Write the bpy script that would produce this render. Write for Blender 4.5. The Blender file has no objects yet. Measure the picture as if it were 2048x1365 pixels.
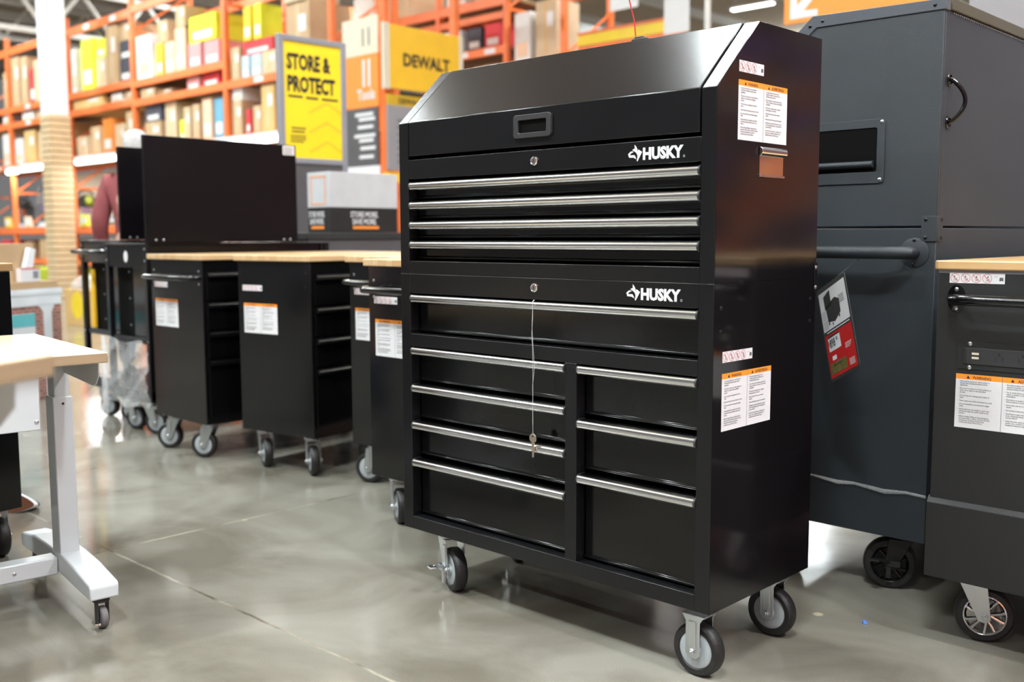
import bpy, bmesh, math, random
from mathutils import Vector, Matrix
random.seed(7)
sc = bpy.context.scene
COL = sc.collection
PI = math.pi

# ------------------------------------------------------------------ camera
cd = bpy.data.cameras.new('camera')
cam = bpy.data.objects.new('camera', cd)
COL.objects.link(cam)
RT = (0.7224977, 0.6913653, -0.0033203)
UP = (-0.0679897, 0.0758288, 0.9948002)
FW = (-0.6880221, 0.7185151, -0.1017919)
cam.matrix_world = Matrix(((RT[0], UP[0], -FW[0], 2.264133), (RT[1], UP[1], -FW[1], -1.904118),
                           (RT[2], UP[2], -FW[2], 1.017370), (0, 0, 0, 1)))
cd.sensor_width = 36.0
cd.lens = 36.0 * 2046.557 / 2048.0
cd.clip_end = 200
cd.dof.use_dof = True
cd.dof.focus_distance = 2.5
cd.dof.aperture_fstop = 2.6
sc.camera = cam

# ------------------------------------------------------------------ world, exposure
w = bpy.data.worlds.new('world')
sc.world = w
w.use_nodes = True
wb = w.node_tree.nodes['Background']
wb.inputs[0].default_value = (0.93, 0.93, 0.93, 1)
wb.inputs[1].default_value = 0.20
sc.view_settings.view_transform = 'Standard'
sc.view_settings.look = 'None'
sc.view_settings.gamma = 1
sc.view_settings.use_curve_mapping = False
sc.view_settings.exposure = 0.03
LAMP_W = 235.0

# ------------------------------------------------------------------ materials
def newmat(name):
    m = bpy.data.materials.new(name)
    m.use_nodes = True
    return m, m.node_tree, m.node_tree.nodes['Principled BSDF']
def N(nt, kind, **kw):
    n = nt.nodes.new(kind)
    for k, v in kw.items():
        if k.startswith('i_'):
            n.inputs[k[2:].replace('_', ' ')].default_value = v
        else:
            setattr(n, k, v)
    return n
def mat(name, col, rough=0.5, metal=0.0, var=0.06, vscale=6.0, bump=0.0, bscale=200.0, rvar=0.0, coat=0.0,
        emit=None, alpha=None, spec=None, trans=None, coord='Object'):
    m, nt, b = newmat(name)
    L = nt.links.new
    tc = N(nt, 'ShaderNodeTexCoord')
    no = N(nt, 'ShaderNodeTexNoise'); no.inputs['Scale'].default_value = vscale; no.inputs['Detail'].default_value = 4
    L(tc.outputs[coord], no.inputs['Vector'])
    mr = N(nt, 'ShaderNodeMapRange')
    mr.inputs[1].default_value = 0.3; mr.inputs[2].default_value = 0.7
    mr.inputs[3].default_value = 1 - var; mr.inputs[4].default_value = 1 + var
    L(no.outputs[0], mr.inputs[0])
    mx = N(nt, 'ShaderNodeVectorMath', operation='SCALE')
    mx.inputs[0].default_value = col[:3]
    L(mr.outputs[0], mx.inputs['Scale'])
    L(mx.outputs[0], b.inputs['Base Color'])
    b.inputs['Roughness'].default_value = rough
    b.inputs['Metallic'].default_value = metal
    if rvar:
        m2 = N(nt, 'ShaderNodeMapRange')
        m2.inputs[1].default_value = 0.3; m2.inputs[2].default_value = 0.7
        m2.inputs[3].default_value = max(0.02, rough - rvar); m2.inputs[4].default_value = rough + rvar
        L(no.outputs[0], m2.inputs[0]); L(m2.outputs[0], b.inputs['Roughness'])
    if bump:
        n2 = N(nt, 'ShaderNodeTexNoise'); n2.inputs['Scale'].default_value = bscale; n2.inputs['Detail'].default_value = 2
        L(tc.outputs[coord], n2.inputs['Vector'])
        bp = N(nt, 'ShaderNodeBump'); bp.inputs['Strength'].default_value = bump; bp.inputs['Distance'].default_value = 0.002
        L(n2.outputs[0], bp.inputs['Height']); L(bp.outputs[0], b.inputs['Normal'])
    if coat:
        b.inputs['Coat Weight'].default_value = coat; b.inputs['Coat Roughness'].default_value = 0.08
    if spec is not None: b.inputs['Specular IOR Level'].default_value = spec
    if emit:
        b.inputs['Emission Color'].default_value = (*emit[0], 1); b.inputs['Emission Strength'].default_value = emit[1]
    if alpha is not None: b.inputs['Alpha'].default_value = alpha
    if trans is not None: b.inputs['Transmission Weight'].default_value = trans
    return m

M = {}
M['gloss'] = mat('black_gloss_paint', (0.0035, 0.0035, 0.004), 0.16, var=0.15, vscale=3, bump=0.05, bscale=260, rvar=0.03, coat=0.12, spec=.42)
M['side'] = mat('black_gloss_panel', (0.006, 0.005, 0.006), 0.11, var=0.15, vscale=3, bump=0.22, bscale=5, rvar=0.03, coat=0.3)
M['frame'] = mat('black_satin_paint', (0.006, 0.006, 0.007), 0.25, var=0.12, vscale=5, bump=0.08, bscale=600, spec=.42)
M['board'] = mat('black_board', (0.006, 0.005, 0.006), 0.22, var=0.15, vscale=3, spec=0.22)
M['lid'] = mat('black_lid_paint', (0.008, 0.008, 0.009), 0.15, var=0.12, vscale=5, bump=0.03, bscale=600, spec=.42)
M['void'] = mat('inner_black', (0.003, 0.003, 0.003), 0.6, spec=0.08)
M['alu'] = mat('brushed_aluminium', (0.80, 0.81, 0.83), 0.15, 1.0, var=0.0)
M['chrome'] = mat('chrome', (0.82, 0.82, 0.82), 0.08, 1.0, var=0.02)
M['zinc'] = mat('zinc_plate', (0.66, 0.70, 0.73), 0.30, 1.0, var=0.03, vscale=20)
M['tyre'] = mat('black_rubber', (0.011, 0.010, 0.0105), 0.50, var=0.35, vscale=40, bump=0.4, bscale=250)
M['hub'] = mat('grey_hub', (0.36, 0.39, 0.41), 0.42, var=0.05)
M['powder'] = mat('dark_powder_coat', (0.024, 0.031, 0.038), 0.36, var=0.08, vscale=8, bump=0.5, bscale=900)
M['powder2'] = mat('black_powder_coat', (0.013, 0.013, 0.014), 0.40, var=0.08, vscale=8, bump=0.5, bscale=900)
M['plastic'] = mat('dark_plastic', (0.03, 0.03, 0.032), 0.42, bump=0.2, bscale=700)
M['white'] = mat('label_white', (0.74, 0.73, 0.75), 0.45, var=0.02)
M['offwhite'] = mat('painted_offwhite', (0.55, 0.58, 0.60), 0.30, var=0.03, vscale=3, coat=0.2)
M['orange'] = mat('label_orange', (0.92, 0.30, 0.03), 0.45, var=0.03)
M['ink'] = mat('black_ink', (0.015, 0.015, 0.015), 0.5)
M['redink'] = mat('red_ink', (0.60, 0.05, 0.05), 0.5)
M['rackorange'] = mat('rack_orange', (0.84, 0.19, 0.05), 0.38, var=0.12, vscale=4)
M['signorange'] = mat('sign_orange', (0.90, 0.28, 0.04), 0.45, var=0.02)
M['signyellow'] = mat('sign_yellow', (0.90, 0.66, 0.02), 0.42, var=0.03)
M['yellow2'] = mat('sign_amber', (0.90, 0.52, 0.03), 0.42, var=0.03)
M['cream'] = mat('sign_cream', (0.72, 0.64, 0.50), 0.5, var=0.02)
M['grey'] = mat('frame_grey', (0.25, 0.25, 0.28), 0.42, var=0.04)
M['darkgrey'] = mat('dark_grey_panel', (0.09, 0.085, 0.09), 0.5, var=0.06)
M['litegrey'] = mat('light_grey_panel', (0.30, 0.285, 0.30), 0.5, var=0.03)
M['whitepaint'] = mat('column_white', (0.80, 0.82, 0.84), 0.5, var=0.02)
M['tan'] = mat('slatwall_tan', (0.62, 0.47, 0.28), 0.55, var=0.06)
M['skin'] = mat('skin', (0.55, 0.32, 0.24), 0.5, var=0.05)
M['shirt'] = mat('burgundy_cloth', (0.23, 0.055, 0.06), 0.85, var=0.12, vscale=12, bump=0.4, bscale=120)
M['denim'] = mat('dark_denim', (0.05, 0.06, 0.10), 0.85, var=0.12, vscale=12, bump=0.4, bscale=200)
M['hair'] = mat('grey_hair', (0.50, 0.49, 0.48), 0.7, var=0.25, vscale=60, bump=0.6, bscale=90)
M['gold'] = mat('gold_foil', (0.55, 0.47, 0.16), 0.3, 0.8, var=0.2, vscale=60)
M['tagred'] = mat('tag_red', (0.52, 0.015, 0.015), 0.35, var=0.03)
M['brass'] = mat('key_nickel', (0.62, 0.52, 0.40), 0.32, 1.0)
M['cord'] = mat('clear_cord', (0.50, 0.50, 0.50), 0.3)
M['film'] = mat('stretch_film', (0.85, 0.87, 0.88), 0.22, alpha=0.30, var=0.1, vscale=20, bump=0.9, bscale=25)
M['blue'] = mat('blue_wrapper', (0.01, 0.16, 0.75), 0.35)
M['lime'] = mat('lime_plastic', (0.55, 0.70, 0.02), 0.4)
M['red'] = mat('red_plastic', (0.62, 0.03, 0.03), 0.4)
M['teal'] = mat('teal_print', (0.13, 0.50, 0.55), 0.5)
M['printwhite'] = mat('print_white', (0.70, 0.74, 0.78), 0.5)
M['lamp'] = mat('lamp_emitter', (1, 1, 1), 0.5, emit=((1.0, 0.97, 0.92), 9.0))
M['lamp2'] = mat('shelf_lamp_emitter', (1, 1, 1), 0.5, emit=((1.0, 0.98, 0.96), 5.0))
M['steel'] = mat('white_truss_paint', (0.62, 0.60, 0.56), 0.5, var=0.05)

def wood(name, c1, c2, rot, rough=0.32):
    m, nt, b = newmat(name); L = nt.links.new
    tc = N(nt, 'ShaderNodeTexCoord'); mp = N(nt, 'ShaderNodeMapping')
    mp.inputs['Rotation'].default_value = (0, 0, rot)
    L(tc.outputs['Object'], mp.inputs['Vector'])
    br = N(nt, 'ShaderNodeTexBrick'); br.inputs['Scale'].default_value = 1.0
    br.inputs['Brick Width'].default_value = 0.45; br.inputs['Row Height'].default_value = 0.038
    br.inputs['Mortar Size'].default_value = 0.0006; br.inputs['Mortar'].default_value = (c2[0] * .5, c2[1] * .5, c2[2] * .5, 1)
    br.inputs['Color1'].default_value = (*c1, 1); br.inputs['Color2'].default_value = (*c2, 1)
    L(mp.outputs[0], br.inputs['Vector'])
    m2 = N(nt, 'ShaderNodeMapping'); m2.inputs['Scale'].default_value = (3, 60, 60); L(mp.outputs[0], m2.inputs['Vector'])
    no = N(nt, 'ShaderNodeTexNoise'); no.inputs['Scale'].default_value = 1.5; no.inputs['Detail'].default_value = 5
    L(m2.outputs[0], no.inputs['Vector'])
    mr = N(nt, 'ShaderNodeMapRange'); mr.inputs[3].default_value = 0.82; mr.inputs[4].default_value = 1.15; L(no.outputs[0], mr.inputs[0])
    vm = N(nt, 'ShaderNodeVectorMath', operation='SCALE'); L(br.outputs['Color'], vm.inputs[0]); L(mr.outputs[0], vm.inputs['Scale'])
    L(vm.outputs[0], b.inputs['Base Color'])
    b.inputs['Roughness'].default_value = rough
    b.inputs['Coat Weight'].default_value = 0.35; b.inputs['Coat Roughness'].default_value = 0.18
    return m
M['wood'] = wood('butcher_block', (0.66, 0.42, 0.20), (0.55, 0.32, 0.13), 0)
M['woodlight'] = wood('pale_butcher_block', (0.80, 0.62, 0.42), (0.72, 0.52, 0.32), PI / 2, .28)  # paler than the other tops: glare painted into the wood colour
M['woody'] = wood('butcher_block_lengthwise', (0.68, 0.46, 0.25), (0.58, 0.36, 0.17), PI / 2)

def floor_mat():
    m, nt, b = newmat('polished_concrete'); L = nt.links.new
    tc = N(nt, 'ShaderNodeTexCoord')
    def noise(s, d=4, dist=0.0):
        n = N(nt, 'ShaderNodeTexNoise'); n.inputs['Scale'].default_value = s; n.inputs['Detail'].default_value = d
        n.inputs['Distortion'].default_value = dist
        L(tc.outputs['Object'], n.inputs['Vector']); return n.outputs[0]
    cr = N(nt, 'ShaderNodeValToRGB'); e = cr.color_ramp.elements
    e[0].position = 0.35; e[0].color = (0.145, 0.132, 0.105, 1); e[1].position = 0.68; e[1].color = (0.265, 0.255, 0.218, 1)
    L(noise(1.9, 8, 0.9), cr.inputs[0])
    sp = N(nt, 'ShaderNodeMapRange'); sp.inputs[1].default_value = 0.30; sp.inputs[2].default_value = 0.70
    sp.inputs[3].default_value = 0.87; sp.inputs[4].default_value = 1.13; L(noise(420, 3), sp.inputs[0])
    v1 = N(nt, 'ShaderNodeVectorMath', operation='SCALE'); L(cr.outputs[0], v1.inputs[0]); L(sp.outputs[0], v1.inputs['Scale'])
    # pale worn spots
    vo = N(nt, 'ShaderNodeTexVoronoi'); vo.inputs['Scale'].default_value = 1.9; L(tc.outputs['Object'], vo.inputs['Vector'])
    ms = N(nt, 'ShaderNodeMapRange'); ms.inputs[1].default_value = 0.035; ms.inputs[2].default_value = 0.025; ms.inputs[3].default_value = 0; ms.inputs[4].default_value = 0.75
    L(vo.outputs['Distance'], ms.inputs[0])
    mx0 = N(nt, 'ShaderNodeMixRGB'); mx0.inputs[2].default_value = (0.46, 0.40, 0.27, 1)
    L(ms.outputs[0], mx0.inputs[0]); L(v1.outputs[0], mx0.inputs[1])
    # saw-cut joints
    sx = N(nt, 'ShaderNodeSeparateXYZ'); L(tc.outputs['Object'], sx.inputs[0])
    wob = N(nt, 'ShaderNodeMath', operation='MULTIPLY_ADD'); L(noise(14, 3), wob.inputs[0]); wob.inputs[1].default_value = 0.012; wob.inputs[2].default_value = -0.006
    def joint(o, off):
        a = N(nt, 'ShaderNodeMath', operation='ADD'); L(o, a.inputs[0]); L(wob.outputs[0], a.inputs[1])
        a1 = N(nt, 'ShaderNodeMath', operation='ADD'); L(a.outputs[0], a1.inputs[0]); a1.inputs[1].default_value = off + 1.83 + 36.6
        a2 = N(nt, 'ShaderNodeMath', operation='MODULO'); L(a1.outputs[0], a2.inputs[0]); a2.inputs[1].default_value = 3.66
        a3 = N(nt, 'ShaderNodeMath', operation='SUBTRACT'); L(a2.outputs[0], a3.inputs[0]); a3.inputs[1].default_value = 1.83
        a4 = N(nt, 'ShaderNodeMath', operation='ABSOLUTE'); L(a3.outputs[0], a4.inputs[0]); return a4.outputs[0]
    mn = N(nt, 'ShaderNodeMath', operation='MINIMUM'); L(joint(sx.outputs[1], 0.462), mn.inputs[0]); L(joint(sx.outputs[0], 0.942), mn.inputs[1])
    jr = N(nt, 'ShaderNodeValToRGB'); je = jr.color_ramp.elements
    je[0].position = 0.0; je[0].color = (1, 1, 1, 1); je[1].position = 0.0068; je[1].color = (0, 0, 0, 1)
    L(mn.outputs[0], jr.inputs[0])
    jc = N(nt, 'ShaderNodeValToRGB'); ce = jc.color_ramp.elements
    ce[0].position = 0.40; ce[0].color = (0.09, 0.075, 0.05, 1); ce[1].position = 0.62; ce[1].color = (0.38, 0.35, 0.28, 1)
    L(noise(5, 5), jc.inputs[0])
    mx = N(nt, 'ShaderNodeMixRGB'); L(jr.outputs[0], mx.inputs[0]); L(mx0.outputs[0], mx.inputs[1]); L(jc.outputs[0], mx.inputs[2])
    L(mx.outputs[0], b.inputs['Base Color'])
    rr = N(nt, 'ShaderNodeMapRange'); rr.inputs[1].default_value = 0.3; rr.inputs[2].default_value = 0.7; rr.inputs[3].default_value = 0.07; rr.inputs[4].default_value = 0.19
    L(noise(2.4, 6, 0.8), rr.inputs[0]); L(rr.outputs[0], b.inputs['Roughness'])
    b.inputs['Specular IOR Level'].default_value = 0.6
    bp = N(nt, 'ShaderNodeBump'); bp.inputs['Strength'].default_value = 0.05; bp.inputs['Distance'].default_value = 0.001
    L(noise(90, 4), bp.inputs['Height']); L(bp.outputs[0], b.inputs['Normal'])
    return m
M['floor'] = floor_mat()

def stripe_mat(name, c1, c2, axis, scale, rough=0.7):
    m, nt, b = newmat(name); L = nt.links.new
    tc = N(nt, 'ShaderNodeTexCoord')
    wv = N(nt, 'ShaderNodeTexWave'); wv.bands_direction = axis; wv.inputs['Scale'].default_value = scale; wv.inputs['Distortion'].default_value = 0.2
    L(tc.outputs['Object'], wv.inputs['Vector'])
    cr = N(nt, 'ShaderNodeValToRGB'); cr.color_ramp.elements[0].color = (*c1, 1); cr.color_ramp.elements[1].color = (*c2, 1)
    L(wv.outputs[0], cr.inputs[0]); L(cr.outputs[0], b.inputs['Base Color']); b.inputs['Roughness'].default_value = rough
    return m
M['deck'] = stripe_mat('ceiling_deck', (0.36, 0.29, 0.22), (0.52, 0.43, 0.34), 'Y', 1.2)

def patch_mat(name, cols, sx_, sy_, sz_):
    m, nt, b = newmat(name); L = nt.links.new
    tc = N(nt, 'ShaderNodeTexCoord'); mp = N(nt, 'ShaderNodeMapping'); mp.inputs['Scale'].default_value = (sx_, sy_, sz_)
    L(tc.outputs['Object'], mp.inputs[0])
    vo = N(nt, 'ShaderNodeTexVoronoi'); vo.distance = 'CHEBYCHEV'; L(mp.outputs[0], vo.inputs['Vector']); vo.inputs['Randomness'].default_value = 0.7
    se = N(nt, 'ShaderNodeSeparateXYZ'); L(vo.outputs['Color'], se.inputs[0])
    cr = N(nt, 'ShaderNodeValToRGB'); cr.color_ramp.interpolation = 'CONSTANT'
    e = cr.color_ramp.elements
    e[0].color = (*cols[0], 1); e[0].position = 0; e[1].color = (*cols[1], 1); e[1].position = 1.0 / len(cols)
    for i, c_ in enumerate(cols[2:]):
        q = e.new((i + 2) / len(cols)); q.color = (*c_, 1)
    L(se.outputs[0], cr.inputs[0]); L(cr.outputs[0], b.inputs['Base Color']); b.inputs['Roughness'].default_value = 0.7
    return m
M['stock'] = patch_mat('stocked_wall', [(0.60, 0.15, 0.06), (0.12, 0.08, 0.075), (0.62, 0.22, 0.09), (0.26, 0.15, 0.42), (0.38, 0.30, 0.26), (0.08, 0.05, 0.08)], .30, .30, .55)  # patches coloured for their reflection in the chest's glossy side
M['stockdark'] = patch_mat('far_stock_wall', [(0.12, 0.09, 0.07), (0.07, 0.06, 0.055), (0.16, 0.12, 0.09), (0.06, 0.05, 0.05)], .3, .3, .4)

def brick_mat():
    m, nt, b = newmat('printed_brick'); L = nt.links.new
    tc = N(nt, 'ShaderNodeTexCoord'); mp = N(nt, 'ShaderNodeMapping'); mp.inputs['Rotation'].default_value = (PI / 2, 0, 0)
    L(tc.outputs['Object'], mp.inputs[0])
    br = N(nt, 'ShaderNodeTexBrick'); br.inputs['Scale'].default_value = 1; br.inputs['Brick Width'].default_value = 0.06; br.inputs['Row Height'].default_value = 0.022
    br.inputs['Mortar Size'].default_value = 0.002
    br.inputs['Color1'].default_value = (0.36, 0.12, 0.09, 1); br.inputs['Color2'].default_value = (0.20, 0.07, 0.055, 1); br.inputs['Mortar'].default_value = (0.55, 0.48, 0.44, 1)
    L(mp.outputs[0], br.inputs['Vector']); L(br.outputs['Color'], b.inputs['Base Color']); b.inputs['Roughness'].default_value = 0.6
    return m
M['brick'] = brick_mat()
KR = {}
def carton_mat(key, col, var=0.1):
    KR[key] = mat('carton_' + key, col, 0.7, var=var, vscale=3)
    return KR[key]
for k_, c_ in dict(kraft=(0.50, 0.34, 0.19), paleKraft=(0.62, 0.47, 0.31), white=(0.74, 0.72, 0.70), lime=(0.66, 0.72, 0.03), yellow=(0.80, 0.52, 0.03),
                   red=(0.60, 0.04, 0.05), pink=(0.72, 0.30, 0.30), blue=(0.14, 0.36, 0.50), paleblue=(0.45, 0.56, 0.62), black=(0.05, 0.05, 0.07),
                   peach=(0.80, 0.52, 0.36), brown=(0.30, 0.18, 0.09), green=(0.40, 0.46, 0.02), slab=(0.66, 0.42, 0.16), orange=(0.80, 0.25, 0.04)).items():
    carton_mat(k_, c_, 0.1 if k_ != 'black' else 0.5)

# ------------------------------------------------------------------ mesh helpers
class MB:
    def __init__(s): s.v = []; s.f = []; s.m = []
    def add(s, vs, fs, m=0):
        o = len(s.v); s.v += [tuple(p) for p in vs]
        for f in fs: s.f.append(tuple(i + o for i in f)); s.m.append(m)
        return s
    def box(s, x0, x1, y0, y1, z0, z1, m=0):
        return s.add([(x0, y0, z0), (x1, y0, z0), (x1, y1, z0), (x0, y1, z0), (x0, y0, z1), (x1, y0, z1), (x1, y1, z1), (x0, y1, z1)],
                     [(3, 2, 1, 0), (4, 5, 6, 7), (0, 1, 5, 4), (1, 2, 6, 5), (2, 3, 7, 6), (3, 0, 4, 7)], m)
    def prism(s, poly, axis, a0, a1, m=0):
        # poly: 2D points; axis 'x': (y,z); 'y': (x,z); 'z': (x,y)
        def P(p, a):
            return (a, p[0], p[1]) if axis == 'x' else (p[0], a, p[1]) if axis == 'y' else (p[0], p[1], a)
        n = len(poly)
        ar = sum(poly[i][0] * poly[(i + 1) % n][1] - poly[(i + 1) % n][0] * poly[i][1] for i in range(n))
        if (ar < 0) != (axis == 'y'): poly = poly[::-1]
        vs = [P(p, a0) for p in poly] + [P(p, a1) for p in poly]
        fs = [tuple(range(n))[::-1], tuple(range(n, 2 * n))] + [(i, (i + 1) % n, n + (i + 1) % n, n + i) for i in range(n)]
        return s.add(vs, fs, m)
    def cyl(s, p0, p1, r, seg=20, r2=None, m=0):
        p0 = Vector(p0); p1 = Vector(p1); r2 = r if r2 is None else r2
        d = (p1 - p0).normalized(); a = d.orthogonal().normalized(); b = d.cross(a)
        vs = []
        for p, rr in ((p0, r), (p1, r2)):
            for i in range(seg):
                t = 2 * PI * i / seg; vs.append(p + (a * math.cos(t) + b * math.sin(t)) * rr)
        fs = [tuple(range(seg))[::-1], tuple(range(seg, 2 * seg))] + [(i, (i + 1) % seg, seg + (i + 1) % seg, seg + i) for i in range(seg)]
        return s.add(vs, fs, m)
    def lathe(s, prof, o, axis, seg=32, m=0):
        o = Vector(o); d = Vector(axis).normalized(); a = d.orthogonal().normalized(); b = d.cross(a)
        vs = []
        for r, h in prof:
            for i in range(seg):
                t = 2 * PI * i / seg; vs.append(o + d * h + (a * math.cos(t) + b * math.sin(t)) * max(r, 1e-5))
        fs = []
        for j in range(len(prof) - 1):
            for i in range(seg):
                fs.append((j * seg + i, j * seg + (i + 1) % seg, (j + 1) * seg + (i + 1) % seg, (j + 1) * seg + i))
        fs.append(tuple(range(seg))[::-1]); fs.append(tuple(range((len(prof) - 1) * seg, len(prof) * seg)))
        return s.add(vs, fs, m)
    def tube(s, pts, r, seg=10, m=0):
        pts = [Vector(p) for p in pts]; n = len(pts); vs = []; up = None
        rr = r if isinstance(r, (list, tuple)) else [r] * n
        for j, p in enumerate(pts):
            d = (pts[min(j + 1, n - 1)] - pts[max(j - 1, 0)]).normalized()
            if up is None: up = d.orthogonal().normalized()
            a = (up - d * up.dot(d)).normalized(); up = a; b = d.cross(a)
            for i in range(seg):
                t = 2 * PI * i / seg; vs.append(p + (a * math.cos(t) + b * math.sin(t)) * rr[j])
        fs = []
        for j in range(n - 1):
            for i in range(seg): fs.append((j * seg + i, j * seg + (i + 1) % seg, (j + 1) * seg + (i + 1) % seg, (j + 1) * seg + i))
        fs.append(tuple(range(seg))[::-1]); fs.append(tuple(range((n - 1) * seg, n * seg)))
        return s.add(vs, fs, m)
    def xf(s, mtx, start=0):
        for i in range(start, len(s.v)): s.v[i] = tuple(mtx @ Vector(s.v[i]))
        return s
    def mesh(s, name, mats, smooth=True):
        me = bpy.data.meshes.new(name); me.from_pydata(s.v, [], s.f)
        for m in (mats if isinstance(mats, (list, tuple)) else [mats]): me.materials.append(m)
        me.polygons.foreach_set('material_index', s.m)
        if smooth:
            me.polygons.foreach_set('use_smooth', [True] * len(me.polygons)); me.set_sharp_from_angle(angle=0.62)
        me.validate(); me.update(); return me
    def build(s, name, mats, parent=None, bevel=0.0, loc=None, rotz=0.0, smooth=True, segs=2):
        o = bpy.data.objects.new(name, s.mesh(name, mats, smooth)); COL.objects.link(o)
        if parent: o.parent = parent
        if loc: o.location = loc
        o.rotation_euler.z = rotz
        if bevel:
            b = o.modifiers.new('b', 'BEVEL'); b.width = bevel; b.segments = segs; b.limit_method = 'ANGLE'; b.angle_limit = 0.6
            b.harden_normals = False
        return o

def tag(o, label, cat, group=None, kind=None):
    o['label'] = label; o['category'] = cat
    if group: o['group'] = group
    if kind: o['kind'] = kind
    return o
def thing(name, label, cat, loc=(0, 0, 0), rotz=0.0, group=None):
    o = bpy.data.objects.new(name, None); COL.objects.link(o); o.location = loc; o.rotation_euler.z = rotz
    o.empty_display_size = 0.1
    return tag(o, label, cat, group)
def struct(name, mb, m, **kw):
    o = mb.build(name, m, **kw); o['kind'] = 'structure'; return o
def ob(name, me, parent=None, loc=(0, 0, 0), rotz=0.0):
    o = bpy.data.objects.new(name, me); COL.objects.link(o); o.parent = parent; o.location = loc; o.rotation_euler.z = rotz; return o
def copy_tree(o, parent=None):
    c_ = o.copy(); COL.objects.link(c_); c_.parent = parent
    for ch in list(o.children): copy_tree(ch, c_)
    return c_

def text_geo(items):
    """items: (string, x, z, size, align, bold, xscale) -> verts (x,0,z), faces; faces look towards -y"""
    V = []; F = []
    for (st, x, z, size, al, bold, xs) in items:
        cu = bpy.data.curves.new('t', 'FONT'); cu.body = st; cu.size = size; cu.align_x = al; cu.resolution_u = 2; cu.offset = bold * size
        o = bpy.data.objects.new('t', cu); me = o.to_mesh()
        k = len(V)
        V += [(x + v.co.x * xs, 0.0, z + v.co.y) for v in me.vertices]
        F += [tuple(i + k for i in p.vertices) for p in me.polygons]
        o.to_mesh_clear(); bpy.data.objects.remove(o); bpy.data.curves.remove(cu)
    return V, F
def rect(mb, x0, x1, z0, z1, y, m): mb.add([(x0, y, z0), (x1, y, z0), (x1, y, z1), (x0, y, z1)], [(0, 1, 2, 3)], m)

# ------------------------------------------------------------------ large structure
struct('floor', MB().add([(-45, -12, 0), (12, -12, 0), (12, 40, 0), (-45, 40, 0)], [(0, 1, 2, 3)]), M['floor'])
struct('ceiling', MB().box(-45, 12, -12, 40, 8.0, 8.1), M['deck'])
struct('wall_right', MB().box(7.0, 7.2, -12, 40, 0, 8), M['stock'])  # unseen wall added as an orange and purple reflector for the glossy panels
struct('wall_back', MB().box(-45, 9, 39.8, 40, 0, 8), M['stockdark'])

# ------------------------------------------------------------------ ceiling lamps
lamp_me = MB().box(-0.66, 0.66, -0.10, 0.10, 0.03, 0.09).mesh('lamp_housing', M['whitepaint'])
tube_me = MB().box(-0.60, 0.60, -0.07, 0.07, 0.0, 0.03).mesh('lamp_tube', M['lamp'])
rod_me = MB().cyl((0, 0, 0.09), (0, 0, 1.0), 0.008, 8).mesh('hanging_rod', M['grey'])
def lamp(x, y, label, rz=0.0, power=None, uk=.6):
    t = thing('ceiling_lamp', label, 'ceiling light', (x, y, 7.0), rz, 'hanging ceiling lamps')
    ob('housing', lamp_me, t); ob('diffuser', tube_me, t); ob('hanging_rod', rod_me, t, (-.5, 0, 0)); ob('hanging_rod', rod_me, t, (.5, 0, 0))
    ld = bpy.data.lights.new('lamp_light', 'AREA'); ld.shape = 'RECTANGLE'; ld.size = 1.25; ld.size_y = 0.3
    ld.energy = power or LAMP_W; ld.color = (0.89, 0.98, 1.0)
    lu = bpy.data.lights.new('lamp_uplight', 'AREA'); lu.shape = 'RECTANGLE'; lu.size = 1.25; lu.size_y = 0.2; lu.energy = ld.energy * uk; lu.color = ld.color  # upward light added to brighten the ceiling deck
    lq = bpy.data.objects.new('lamp_uplight', lu); COL.objects.link(lq); lq.parent = t; lq.location = (0, 0, 0.12); lq.rotation_euler.x = PI
    lo = bpy.data.objects.new('lamp_light', ld); COL.objects.link(lo); lo.parent = t; lo.location = (0, 0, -0.02)
for i, (x, y) in enumerate([(-12.3, 22.5), (-10.6, 22.9)]):
    lamp(x, y, ['long white strip lamp hanging beyond the tool chest lid', 'short glowing lamp end beside the orange arrow sign'][i], uk=0.02)
OFFL = 'white strip lamp hanging from the ceiling out of the picture'
for x, y in [(-18, 10.5), (-12, 10.5), (-6, 9.5), (0, 9.5), (-18, 3.2), (-12, 3.2), (-7.1, 1.4), (-2.3, 1.5), (4.5, 3.0), (0.8, 5.2),
             (-12, -3.0), (-6, -3.0), (-1.6, -3.2), (2.6, -3.4), (6.0, -1.0), (-2, -8), (4, -8), (-24, 6.0), (-24, -1), (-4, 26), (-24, 30), (-14, 34)]:  # lamps far back are added out of sight to brighten the distant ceiling
    lamp(x, y, OFFL, power=LAMP_W * (2.0 if x < -9 and y < 12 else .30 if y == 5.2 else .9 if y == 1.5 else .5 if y == 1.4 else 1.5 if (x < 0 and -4 < y < 0) else 1.9 if (x > 2 and -4 < y < 4) else 1.0), uk=(10.0 if y > 20 else 0.25 if y in (1.4, 1.5) else .6), rz=PI / 2 if (x, y) in ((-2.3, 1.5), (-7.1, 1.4), (-1.6, -3.2)) else 0)

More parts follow.
